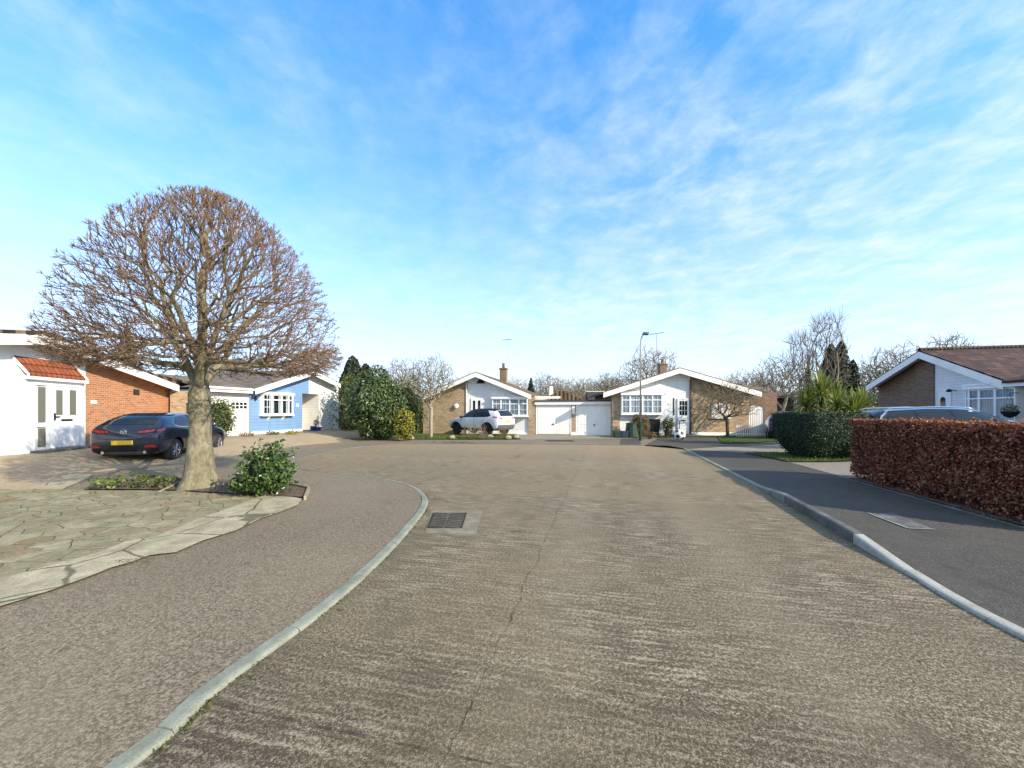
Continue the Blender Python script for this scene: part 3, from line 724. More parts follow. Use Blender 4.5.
# ---- 2: blue clad house with white garage
b_ = Fr(250, 20.6, R(76.7), .3)
h = tag(b_.empty('bungalow'), 'blue clad bungalow with white bow window and garage door, behind the clipped street tree', 'house')
OV = -.5
xl, zl0 = b_.P(255, 387.5, OV); xa, za = b_.P(313.5, 369.5, OV); xr, zr0 = b_.P(340.5, 383.2, OV)
sl = (za-zl0)/(xa-xl); sr = (za-zr0)/(xr-xa)
rz = lambda x: za-(sl*(xa-x) if x < xa else sr*(x-xa))
w0 = b_.X(250); wr = b_.X(302.3); w2 = b_.X(319); w3 = b_.X(338.5); zlin = b_.Z(305, 393.5)
T = .13; DP = 8
MB().prism([(w0, -.3), (wr, -.3), (wr, zlin), (w2-.9, zlin), (w2-.9, rz(w2-.9)-T-.02), (xa-.6, rz(xa-.6)-T-.02), (w0, rz(w0)-T-.02)], 0, .25).build('blue_wall', M['cladblue'], h)
MB().box(w0, wr-.02, -.03, -.002, -.3, b_.Z(275, 430.5)).build('plinth', M['white'], h)
mb = MB().prism([(w2, -.3), (w3, -.3), (w3, rz(w3)-T-.02), (w2, rz(w2)-T-.02)], .0, DP)
mb.prism([(w2-.9, zlin+.002), (w2-.002, zlin+.002), (w2-.002, rz(w2)-T-.02), (w2-.9, rz(w2-.9)-T-.025)], .003, .25)
mb.box(wr, w2-.003, 1.4, 1.6, -.3, zlin+.5); mb.build('cream_wall', M['cladcream'], h)
MB().box(w0, wr, .26, 7.5, -.3, rz(w0)-T-.1).build('inner_wall', M['cladblue'], h)
MB().box(wr-.05, w2+.02, .252, 1.5, zlin+.05, zlin+.1).build('recess_ceiling', M['white'], h)
dd = MB().box(wr+.15, wr+1.0, 1.34, 1.395, -.1, 2.0).build('front_door', M['white'], h); MB().box(wr+.22, wr+.27, 1.30, 1.339, .9, 1.05).build('door_handle', M['black'], dd)
MB().prism(chevron(xl, zl0, xa, za, xr, zr0, T), OV, DP).build('gable_roof', M['tile_grey'], h)
MB().prism(chevron(xl+.02, zl0-.06, xa, za-.06, xr-.02, zr0-.06, .3), OV-.03, OV+.002).build('bargeboard', M['white'], h, bevel=.006)
mb = MB().prism(chevron(xl+.1, zl0-T-.015, xa, za-T-.02, xr-.05, zr0-T-.015, .02), OV+.004, -.003); mb.build('soffit', M['white'], h)
wx0, wx1 = b_.X(259.5), b_.X(290.5); wz1, wz0 = b_.Z(258.5, 394), b_.Z(259, 414.5)
window(h, wx0, wx1, wz0, wz1, 0, .2, (.30, .60, .84), .27, .45, bars=(0,))
for px in (267.5, 282): xx = b_.X(px); MB().prism_x([(-.2, wz0-.1), (-.003, wz0-.1), (-.003, wz0-.34)], xx-.03, xx+.03).build('bay_bracket', M['white'], h)
v = b_.P(297, 405.5); MB().box(v[0]-.1, v[0]+.1, -.05, -.002, v[1]-.1, v[1]+.1).build('house_sign', M['white'], h, bevel=.01)
v = b_.P(254.5, 400); MB().lathe([(.05, 0), (.07, .05), (.07, .16), (.03, .2)], 8, c=(v[0], -.1, v[1])).build('wall_lamp', M['black'], h)
# garage wing to the left with its own pitched roof
gx0, gx1 = b_.X(200), b_.X(250)
ze = b_.Z(250, 390.5)
GX = b_.X(207)
MB().box(GX, w0-.003, .06, 6, -.3, ze-.05).build('garage_wall', M['cladw'], h)
MB().prism_x([(-.35, ze), (-.35, ze+.1), (2.8, ze+.72), (5.4, ze+.3), (5.4, ze+.2), (2.8, ze+.60)], GX-.4, xl+.3).build('garage_roof', M['tile_brown_x'], h)
mb = MB(); mb.tube([(GX-.4, -.42, ze+.02), (xl, -.42, ze+.02)], .06, 8); mb.box(GX-.4, xl, -.37, -.30, ze-.17, ze-.002); mb.build('gutter', M['white'], h)
gd0, gd1 = b_.X(213), b_.X(248.5)
gd = garage_door(h, gd0, gd1, -.05, ze-.2, .05, ribs=8, lock=False)
mb = MB()
for px in (235.5, 243.5):
    v = b_.P(px, 405.5)
    for i in (-.11, .11):
        for j in (-.09, .09): mb.box(v[0]+i-.085, v[0]+i+.085, .008, .014, v[1]+j-.07, v[1]+j+.07)
mb.build('door_pane', M['carglass'], gd)

# ---- 3: far bungalow on the left with buff brick flank and chimney
F3 = Fr(475, 26.8, R(-12), .04); f = F3
h = tag(f.empty('bungalow'), 'white clad bungalow with buff brick corner and chimney, behind the white and black car', 'house')
OV = -.5
xa, za = f.P(475.3, 371.6, OV); xr, zr0 = f.P(531.5, 393.8, OV); sl = (za-zr0)/(xr-xa); xl = xa-(xr-xa)*1.0; zl0 = zr0
rz = lambda x: za-sl*abs(x-xa); T = .13; DP = 9
e0, e1, e2, e3 = f.X(423), f.X(467.5), f.X(528.5), f.X(535)
MB().prism([(e0, -.3), (e1, -.3), (e1, rz(e1)-T-.02), (e0, rz(e0)-T-.02)], 0, DP).build('brick_wall', M['brick_buff'], h)
MB().prism([(e1+.003, -.3), (e2, -.3), (e2, rz(e2)-T-.02), (xa, za-T-.02), (e1+.003, rz(e1)-T-.02)], .06, DP).build('wall', M['cladw'], h)
zpier = f.Z(532, 397)
MB().prism([(e2+.003, -.3), (e3, -.3), (e3, zpier), (e2+.003, zpier)], -.05, DP).build('brick_pier', M['brick_buff'], h)
MB().box(e1-.01, e2, -.0, .058, -.3, .12).build('plinth', M['white'], h)
MB().box(e1-.09, e1-.015, -.06, -.002, .0, rz(e1)-.4).build('downpipe', M['white'], h)
MB().prism(chevron(xl, zl0, xa, za, xr, zr0, T), OV, DP+.4).build('roof', M['tile_brown'], h)
MB().prism(chevron(xl+.02, zl0-.06, xa, za-.06, xr-.02, zr0-.06, .30), OV-.03, OV+.002).build('bargeboard', M['white'], h, bevel=.006)
MB().prism(chevron(xl+.1, zl0-T-.015, xa, za-T-.02, xr-.05, zr0-T-.015, .02), OV+.004, -.003).build('soffit', M['white'], h)
v = f.P(480.5, 382); MB().prism([(v[0]-.32, v[1]-.1), (v[0]+.32, v[1]-.1), (v[0]+.12, v[1]+.2), (v[0]-.12, v[1]+.2)], .02, .058).build('gable_vent', M['black'], h)
wx0, wx1 = f.X(493), f.X(528); window(h, wx0, wx1, f.Z(510, 415.5), f.Z(510, 399), .058, .3, (.25, .5, .76), .3, .8, bars=(0, 1, 2, 3))
dd = MB().box(f.X(471), f.X(483), .0, .057, .05, f.Z(476, 398)).build('front_door', M['upvc'], h, bevel=.006)
mb = MB()
for a, b in ((473, 475.3), (478, 480.5)): mb.box(f.X(a), f.X(b), -.008, -.002, f.Z(475, 413), f.Z(475, 400.5))
mb.build('door_glass', M['carglass'], dd)
v = f.P(457, 406); MB().lathe([(.17, 0), (.16, .03), (.02, .08)], 12, c=(0, 0, 0)).build('satellite_dish', M['white'], h, loc=(v[0], -.12, v[1]), rot=(R(80), 0, 0))
cx, cy = f.X(503.5, 4), 4
zc = f.Z(503.5, 369.5, 4)
ch = MB().box(cx-.25, cx+.25, cy-.25, cy+.25, rz(cx)-.3, zc).box(cx-.29, cx+.29, cy-.29, cy+.29, zc+.002, zc+.10).build('chimney', M['brick_brown'], h)
MB().lathe([(.14, 0), (.11, .05), (.1, .32), (.13, .35)], 10, c=(cx, cy, zc+.122)).build('chimney_pot', M['pipe'], ch)
mb = MB(); aerial(mb, cx+.36, cy, zc-.6, f.Z(508.5, 340, 4), .8, .9); mb.build('aerial', M['alu'], h)

# ---- 4: the pair of garages in line with it
h = tag(empty('garage_block', (*f.world(e3, 0), .04), f.th), 'flat roofed pair of white garages joined between the two far bungalows', 'garage')
X = lambda px, y=0: f.X(px, y)-e3
g0, g1, g2, g3, g4 = X(537), X(571.3), X(575.8), X(611), X(613.5)
zt = f.Z(575, 402.5)
MB().box(g1+.003, g2-.003, .0, .3, -.2, zt-.02).build('brick_pillar', M['brick_buff'], h)
MB().box(g1-.02, g2+.02, -.03, -.002, -.2, .17).build('plinth', M['white'], h)
MB().box(.01, g4+.1, .25, 6.5, -.2, zt-.02).build('wall', M['brick_buff'], h)
MB().box(0.0, g4+.06, -.12, -.05, zt-.14, zt+.06).build('fascia', M['white'], h)
MB().box(0.0, g4+.12, -.16, 6.6, zt+.062, zt+.16).build('flat_roof', M['felt'], h)
garage_door(h, .05, g1, .0, zt-.15, .05); garage_door(h, g2, g4-.02, -.05, zt-.15, .05)
mb = MB(); p = X(577.5-4.5); mb.box(p-.05, p+.12, -.03, -.002, zt-.75, zt-.2); mb.build('number_plaque', M['white'], h)
MB().prism([(-.4, zt+.25), (1.6, zt+.30), (1.6, zt+.45), (-.4, zt+.48)], .9, 1.0).build('eaves_board', M['white'], h)

# ---- 5: far bungalow on the right with door, bow window and big buff brick wall
F5 = Fr(612, 24.3, R(-5), .03); f = F5
h = tag(f.empty('bungalow'), 'bungalow half white cladding and half buff brick, with a blank white window', 'house')
OV = -.5
xa, za = f.P(680, 367.3, OV); xr, zr0 = f.P(762, 391.2, OV); xl, zl0 = f.P(603, 391.8, OV)
zr0 = zl0 = (zr0+zl0)/2; sl = (za-zl0)/(xa-xl); sr = (za-zr0)/(xr-xa)
rz = lambda x: za-(sl*(xa-x) if x < xa else sr*(x-xa)); T = .13; DP = 9
p0, p1, p2, p3 = f.X(612.5), f.X(619.8), f.X(690.5), f.X(749)
MB().prism([(p0, -.2), (p1, -.2), (p1, rz(p1)-T-.02), (p0, rz(p0)-T-.02)], -.02, DP).build('brick_pier', M['brick_buff'], h)
MB().prism([(p1+.003, -.3), (p2-.003, -.3), (p2-.003, rz(p2)-T-.02), (xa, za-T-.02), (p1+.003, rz(p1)-T-.02)], .04, DP).build('wall', M['cladw'], h)
MB().prism([(p2, -.3), (p3, -.3), (p3, rz(p3)-T-.02), (p2, rz(p2)-T-.02)], 0, DP).build('brick_wall', M['brick_buff'], h)
MB().box(p2+.05, f.X(737), -.04, -.002, -.3, .27).build('plinth', M['white'], h)
MB().box(p2-.05, p2+.04, -.08, -.003, .05, rz(p2)-.45).build('downpipe', M['pipe'], h)
MB().prism(chevron(xl, zl0, xa, za, xr, zr0, T), OV, DP+.4).build('roof', M['tile_brown'], h)
MB().prism(chevron(xl+.02, zl0-.06, xa, za-.06, xr-.02, zr0-.06, .30), OV-.03, OV+.002).build('bargeboard', M['white'], h, bevel=.006)
MB().prism(chevron(xl+.1, zl0-T-.015, xa, za-T-.02, xr-.05, zr0-T-.015, .02), OV+.004, -.003).build('soffit', M['white'], h)
MB().box(p1+.05, f.X(667), -.06, .037, f.Z(640, 393.5), f.Z(640, 391)).build('ledge', M['white'], h)
window(h, f.X(620.8), f.X(661), f.Z(640, 413.5), f.Z(640, 395.2), .038, .32, (.21, .52, .76), .27, .85, bars=(0, 1, 2, 3))
d0, d1 = f.X(677.5), f.X(689); dz0, dz1 = .18, f.Z(683, 398.5)
mb = MB(); mb.box(d0, d0+.07, -.03, .037, dz0, dz1); mb.box(d1-.07, d1, -.03, .037, dz0, dz1); mb.box(d0+.07, d1-.07, -.03, .037, dz1-.07, dz1); mb.box(d0+.07, d1-.07, -.005, .037, dz0, dz1-.07)
do = mb.build('front_door', M['upvc'], h, bevel=.006); mb = MB()
w = (d1-d0-.2)/3
for i in range(3):
    for j in range(3): mb.box(d0+.1+i*w+.015, d0+.1+(i+1)*w-.015, -.012, -.006, dz1-1.02+j*.3, dz1-1.02+j*.3+.27)
mb.build('door_pane', M['carglass'], do)
MB().box((d0+d1)/2-.13, (d0+d1)/2+.13, -.03, -.006, dz0+.78, dz0+.84).build('letterbox', M['black'], do)
MB().box(f.X(673.3), f.X(674.6), .02, .037, f.Z(674, 415), f.Z(674, 398)).build('side_light', M['carglass'], h)
mb = MB(); mb.tube([(f.X(674.5), -.9, -.02), (f.X(674.5), -.9, .95), (f.X(676.5), -.1, 1.1)], .02, 6); mb.tube([(f.X(676.5), -.1, 1.1), (f.X(676.5), -.1, 0.0)], .02, 6); mb.build('handrail', M['black'], h)
MB().box(d0-.5, d1+.3, -.95, -.042, -.2, .15).build('door_step', M['kerb_old'], h)
wb0, wb1 = f.X(711.3), f.X(729.7); z0, z1 = f.Z(720, 417.3), f.Z(720, 403)
wi = MB().box(wb0, wb1, -.05, -.002, z0, z1).build('window', M['upvc'], h, bevel=.01)
MB().box(wb0+.07, wb1-.07, -.056, -.052, z0+.08, z1-.07).build('blind', M['white'], wi); MB().box(wb0-.05, wb1+.05, -.10, -.004, z0-.08, z0-.004).build('sill', M['white'], wi)
# garden wall with a white arched gate
g0, g1 = f.X(749.8), f.X(765); gw1 = f.X(778); zw = f.Z(760, 392.5); zz = f.Z(757, 409); n = 10; r_ = (g1-g0)/2; rr = f.Z(757, 404.8)-zz
arc = [((g0+g1)/2-r_*math.cos(math.pi*i/n), zz+rr*math.sin(math.pi*i/n)) for i in range(n+1)]
MB().prism([(p3+.003, -.2), (g0, -.2)]+arc+[(g1, -.2), (gw1, -.2), (gw1, zw), (p3+.003, zw)], .1, .35).build('garden_wall', M['brick_brown'], h)
gt = MB().prism([(g0, -.05)]+arc+[(g1, -.05)], .14, .19).build('arched_gate', M['white'], h)
mb = MB()
for i in range(1, 8): xx = g0+(g1-g0)*i/8; mb.box(xx-.008, xx+.008, .132, .139, 0, zz)
mb.build('gate_groove', M['grille'], gt)
cx, cy = f.X(662.5, 5), 5; zc = f.Z(662, 363.5, 5)
zc = f.Z(662, 365, 5); ch = MB().box(cx-.25, cx+.25, cy-.25, cy+.25, rz(cx)-.3, zc).box(cx-.29, cx+.29, cy-.29, cy+.29, zc+.002, zc+.08).build('chimney', M['brick_brown'], h)
MB().lathe([(.15, 0), (.12, .05), (.11, .3), (.14, .33)], 10, c=(cx, cy, zc+.102)).build('chimney_pot', M['brick_brown'], ch)
mb = MB(); aerial(mb, f.X(656.5, 5), cy, rz(f.X(656.5, 5))-.2, f.Z(656.5, 334, 5), 1.1, .1); mb.build('aerial', M['alu'], h)

# ---- 6: right bungalow, dark red roof
f = Fr(0, 1, 0, 0); f.th = R(256.7); f.zb = .45
f.u = Vector((math.cos(f.th), math.sin(f.th))); f.w = Vector((-math.sin(f.th), math.cos(f.th)))
OV = -.5
wl = Vector((20.2, 16.0))-f.u*8.7; f.o = wl-f.w*OV
h = tag(f.empty('bungalow'), 'bungalow with a dark red tiled roof and white gable above the copper hedge', 'house')
xa, za = f.P(919, 350.3, OV); xl, zl0 = f.P(866, 385, OV); xr, zr0 = f.P(1004, 379.6, OV)
zm = (zl0+zr0)/2; sl = (za-zl0)/(xa-xl); sr = (za-zr0)/(xr-xa)
rz = lambda x: za-(sl*(xa-x) if x < xa else sr*(x-xa)); T = .14; DP = 14
q0, qm, q1, q2 = f.X(876), f.X(915), f.X(933.5), f.X(1018)
MB().prism([(q0, -.3), (qm, -.3), (qm, rz(qm)-T-.02), (q0, rz(q0)-T-.02)], .12, DP).build('flank_wall', M['brick_brown'], h)
MB().prism([(qm+.003, -.3), (q1, -.3), (q1, rz(q1)-T-.02), (xa, za-T-.02) if xa > qm else (q1, rz(q1)-T-.02), (qm+.003, rz(qm)-T-.02)], .0, DP).build('brick_wall', M['brick_brown'], h)
MB().prism([(q1+.003, -.3), (q2-.6, -.3), (q2-.6, rz(q2-.6)-T-.02), (q1+.003, rz(q1)-T-.02)], .06, DP).build('wall', M['cladw'], h)
MB().prism([(q2-.597, -.3), (q2+6, -.3), (q2+6, zr0-.3), (q2-.597, zr0-.3)], .1, DP).build('side_wall', M['brick_red'], h)
MB().prism(chevron(xl, zl0, xa, za, xr, zr0, T), OV, DP).build('roof', M['tile_red'], h)
mb = MB().tube([(xa, OV, za+.03), (xa, DP, za+.03)], .1, 8); mb.build('ridge_tiles', M['tile_red'], h)
MB().prism(chevron(xl+.02, zl0-.07, xa, za-.07, xr-.02, zr0-.07, .34), OV-.03, OV+.002).build('bargeboard', M['white'], h, bevel=.006)
MB().prism(chevron(xl+.1, zl0-T-.015, xa, za-T-.02, xr-.05, zr0-T-.015, .02), OV+.004, -.003).build('soffit', M['white'], h)
MB().box(xr-.02, xr+8, OV-.02, OV+.08, zr0-.3, zr0-.1).box(xr-.02, xr+8, OV+.082, DP, zr0-.3, zr0-.22).build('eaves_board', M['white'], h)
mb = MB(); mb.prism_x([(OV-.1, zr0-.16), (OV-.1, zr0-.06), (3.8, zr0+1.35), (3.8, zr0+1.25)], xr+.03, xr+8); mb.build('wing_roof', M['tile_red'], h)
d0, d1 = f.X(936.5, .0), f.X(950.5, .0); dz1 = f.Z(943, 389.5, 0); dz0 = -.02
mb = MB(); mb.box(d0, d0+.07, -.0, .058, dz0, dz1); mb.box(d1-.07, d1, .0, .058, dz0, dz1); mb.box(d0+.07, d1-.07, .0, .058, dz1-.07, dz1); mb.box(d0+.07, d1-.07, .02, .058, dz0, dz1-.07)
do = mb.build('front_door', M['upvc'], h, bevel=.006)
cxx = f.X(942.5, 0); z0, z1 = f.Z(942, 408, 0), f.Z(942, 397, 0); w = .15
MB().prism([(cxx-w, z0), (cxx+w, z0)]+[(cxx+w*math.cos(math.pi*i/8), z1-w+w*math.sin(math.pi*i/8)) for i in range(9)], .008, .018).build('door_pane', M['carglass'], do)
v = f.P(955, 390.5); mb = MB(); mb.tube([(v[0], .05, v[1]), (v[0], -.22, v[1]+.03)], .02, 5); mb.lathe([(.03, .08), (.10, .0), (.09, -.06), (.02, -.08)], 8, c=(v[0], -.24, v[1])); mb.build('wall_lamp', M['black'], h)
w0_, w1_ = f.X(964.5, -.4), f.X(1015, -.4)
window(h, w0_, w1_, f.Z(990, 421, -.4), f.Z(990, 388.5, -.4), .058, .45, (.08, .30, .62), .30, 1, fw=.06)
MB().box(w0_-.12, w1_-.1, -.42, .056, f.Z(990, 388.5, -.4)+.16, f.Z(990, 388.5, -.4)+.26).build('bay_roof', M['white'], h)
v = f.P(1023, 395, .1); MB().box(v[0]-.1, v[0]+.14, .06, .098, v[1]-.2, v[1]+.2).build('meter_box', M['white'], h)
HB = (f, f.X(1010, -.75), -.75)      # where the hanging basket hangs
e = tag(empty('hanging_basket', (*f.world(HB[1], HB[2]), f.zb)), 'dark hanging basket with a plant, in front of the bow window above the hedge', 'hanging basket')
k, _ = f._s(1010, -.75); zz = EYE-(412-HY)/FPX*k-f.zb; HBZ = zz
MB().lathe([(.02, zz-.24), (.15, zz-.17), (.26, zz), (.25, zz+.03), (.05, zz+.02)], 14).build('basket', M['black'], e)
mb = MB()
for i in range(3):
    a = 2.1*i; mb.tube([(.25*math.cos(a), .25*math.sin(a), zz+.02), (0, 0, zz+.75)], .006, 4)
mb.tube([(0, 0, zz+.75), (.6, .15, zz+.78)], .012, 4); mb.build('chain', M['black'], e)
HBE = e

# ---- 7: dark roofed house behind the garages, and a low roof beyond the right-hand bungalow
f = Fr(596, 34, R(-8), 0)
h = tag(f.empty('house'), 'dark slate roofed house showing above the white garages', 'house')
a, b = f.X(588.5), f.X(622); zt, ze = f.Z(600, 389.5), f.Z(600, 401.5)
MB().box(a+.2, b-.2, .5, 7, -.2, ze).build('wall', M['brick_red'], h)
MB().prism_x([(.1, ze-.1), (.1, ze), (4, zt), (7.9, ze), (7.9, ze-.1)], a, b).build('roof', M['slate'], h)
MB().prism_x([(0, ze-.15), (0, ze+.05), (4, zt+.06), (4, zt-.12)], b+.002, b+.1).box(a, b, 3.93, 4.07, zt+.0, zt+.06).build('bargeboard', M['white'], h)
f = Fr(782, 33, R(8), 0.1)
h = tag(f.empty('house'), 'low brown roof with white gable ends beyond the arched white gate', 'house')
a, b = f.X(764), f.X(802); ze, zt = f.Z(780, 398, 0), f.Z(780, 387, 4)
MB().box(a+.3, b-.3, .5, 8, -.2, ze).build('wall', M['brick_brown'], h)
MB().prism_x([(0, ze-.1), (0, ze), (4, zt), (8, ze), (8, ze-.1)], a, b).build('roof', M['tile_brown_x'], h)
mb = MB()
for px in (772, 783, 795): x = f.X(px, -.1); zz = f.Z(px, 395.5, -.1); mb.prism([(x-.5, zz-.2), (x+.5, zz+.22), (x+.52, zz+.36), (x-.5, zz-.05)], -.1, -.02)
mb.build('bargeboard', M['white'], h)
f = Fr(520, 62, 0, -.5)
h = tag(f.empty('house'), 'distant house with a small pale gable among the far trees above the left garage', 'house')
x = f.X(558); MB().box(x-3, x+4, 0, 6, -.2, 3.6).build('wall', M['render'], h); MB().prism([(x-3.4, 3.6), (x+4.4, 3.6), (x+.5, 5.4)], -.3, 6.3).build('roof', M['tile_brown'], h)
MB().box(x-1.1, x-.5, 2.6, 3.2, 4.3, 6.2).build('chimney', M['render'], h)

# ---- picket fence before the arched gate, and small things by the houses
f = F5
e = tag(empty('picket_fence', (*f.world(f.X(737, -1), -1.0), .12), f.th), 'low white picket fence in front of the arched white gate', 'fence')
wdt = f.X(765, -1)-f.X(737, -1); mb = MB(); n = 14
for i in range(n):
    xx = wdt*i/(n-1); mb.prism([(xx-.024, -.05), (xx+.024, -.05), (xx+.024, .62), (xx, .68), (xx-.024, .62)], 0, .02)
mb.build('pickets', M['white'], e); mb = MB(); mb.box(-.05, wdt+.05, .022, .05, .12, .18).box(-.05, wdt+.05, .022, .05, .45, .51).build('rails', M['white'], e)
def at_ground(px, py, z=.06): p = G(px, py, z); return (p[0], p[1], z)
# wheelie bin
x, y, z = at_ground(654.2, 436)
e = tag(empty('wheelie_bin', (x, y, z), R(-6)), 'black wheelie bin under the right end of the far white window', 'bin')
mb = MB(); b = len(mb.v); mb.v = [(-.22, -.24, .06), (.22, -.24, .06), (.22, .24, .06), (-.22, .24, .06), (-.29, -.33, .95), (.29, -.33, .95), (.29, .33, .95), (-.29, .33, .95)]
mb.f = [(0, 3, 2, 1), (4, 5, 6, 7), (0, 1, 5, 4), (1, 2, 6, 5), (2, 3, 7, 6), (3, 0, 4, 7)]; mb.build('body', M['black'], e, bevel=.02)
MB().prism_x([(-.36, .955), (-.36, .985), (0, 1.05), (.36, 1.03), (.36, .955)], -.31, .31).build('lid', M['black'], e, bevel=.015)
for s in (-1, 1): MB().lathe([(.1, -.025), (.1, .025)], 14, 'x', (s*.26, .2, .1)).build('wheel', M['tyre'], e)
# green compost bin
x, y, z = at_ground(632, 437)
e = tag(empty('compost_bin', (x, y, z), R(4)), 'dark green compost bin beside the rounded brown shrub', 'bin')
MB().lathe([(.40, 0), (.42, .02), (.36, .55), (.33, .78)], 14).build('body', M['greenpaint'], e, smooth=False); MB().lathe([(.36, .782), (.36, .82), (.1, .88)], 14).build('lid', M['greenpaint'], e)
for px, lab, m_, w in ((618, 'dark green recycling box standing by the right garage door', 'greenpaint', .27), (624, 'dark navy recycling box next to the dark green one', 'navybox', .22)):
    if m_ == 'navybox': M['navybox'] = plain('navy_plastic', (.02, .03, .07), .5)
    x, y, z = at_ground(px, 437.2); e = tag(empty('recycling_box', (x, y, z), R(3)), lab, 'box')
    mb = MB(); mb.v = [(-w*.85, -.17, 0), (w*.85, -.17, 0), (w*.85, .17, 0), (-w*.85, .17, 0), (-w, -.21, .33), (w, -.21, .33), (w, .21, .33), (-w, .21, .33)]
    mb.f = [(0, 3, 2, 1), (4, 5, 6, 7), (0, 1, 5, 4), (1, 2, 6, 5), (2, 3, 7, 6), (3, 0, 4, 7)]; mb.build('body', M[m_], e, bevel=.02)
    MB().box(-w-.02, w+.02, -.23, .23, .332, .37).build('lid', M[m_], e, bevel=.012)
# giant football ornament
x, y, z = at_ground(679.6, 440.0, .06)
o = None
t = NT('football_panels'); 
ico = [Vector(v) for v in ((0, 1, 1.618), (0, -1, 1.618), (0, 1, -1.618), (0, -1, -1.618), (1, 1.618, 0), (-1, 1.618, 0), (1, -1.618, 0), (-1, -1.618, 0), (1.618, 0, 1), (-1.618, 0, 1), (1.618, 0, -1), (-1.618, 0, -1))]
nrm = t.n('ShaderNodeVectorMath', operation='NORMALIZE'); t.l(t.co(), nrm.inputs[0]); mx = None
for v in ico:
    dp = t.n('ShaderNodeVectorMath', operation='DOT_PRODUCT'); t.l(nrm.outputs[0], dp.inputs[0]); dp.inputs[1].default_value = v.normalized()
    mx = dp.outputs['Value'] if mx is None else t.math('MAXIMUM', mx, dp.outputs['Value'])
t.base(t.mix(t.math('GREATER_THAN', mx, .935), (.8, .8, .79), (.02, .02, .022)), .5); M['football'] = t.m
mb = MB(); mb.lathe([(max(.001, .29*math.sin(math.pi*i/16)), -.29*math.cos(math.pi*i/16)) for i in range(17)], 24)
o = mb.build('football', M['football'], smooth=True, loc=(x, y, z+.28), rot=(R(35), R(20), 0)); tag(o, 'oversized white and black football ornament on the grass by the front door', 'football')
# blue tubs by the cream wall
x, y, z = at_ground(316, 431.5, .3)
e = tag(empty('planter', (x, y, z)), 'bright blue planter pots with a dry plant by the cream clad wall', 'planter')
M['bluepot'] = plain('blue_glaze', (.01, .05, .33), .25, .1)
for dx, s in ((-.16, 1), (.16, .85)): MB().lathe([(.13*s, 0), (.19*s, .28*s), (.21*s, .34*s), (.17*s, .34*s)], 14, c=(dx, 0, 0)).build('pot', M['bluepot'], e, smooth=False)
PLANTER = e
# street lamp
x, y, z = at_ground(640.5, 440.5, .03)
e = tag(empty('street_lamp', (x, y, z)), 'tall thin grey street lamp on the far pavement', 'street lamp')
dd = y; top = EYE+(HY-334)/FPX*dd-z
MB().tube([(0, 0, 0), (0, 0, 1.0)], .075, 10).tube([(0, 0, 1.0), (0, 0, 1.06)], [.075, .05], 10).build('base', M['greenpaint'], e, smooth=False)
MB().tube([(0, 0, 1.04), (.0, 0, top-.7), (.03, -.0, top-.3), (.10, -.02, top-.06), (.2, -.05, top)], [.048, .04, .036, .032, .03], 8).build('pole', M['galv'], e, smooth=True)
MB().prism_x([(-.28, top-.05), (-.1, top-.09), (.1, top-.05), (.1, top+.04), (-.1, top+.09), (-.28, top+.04)], .12, .36).build('lantern', M['grille'], e, bevel=.02)
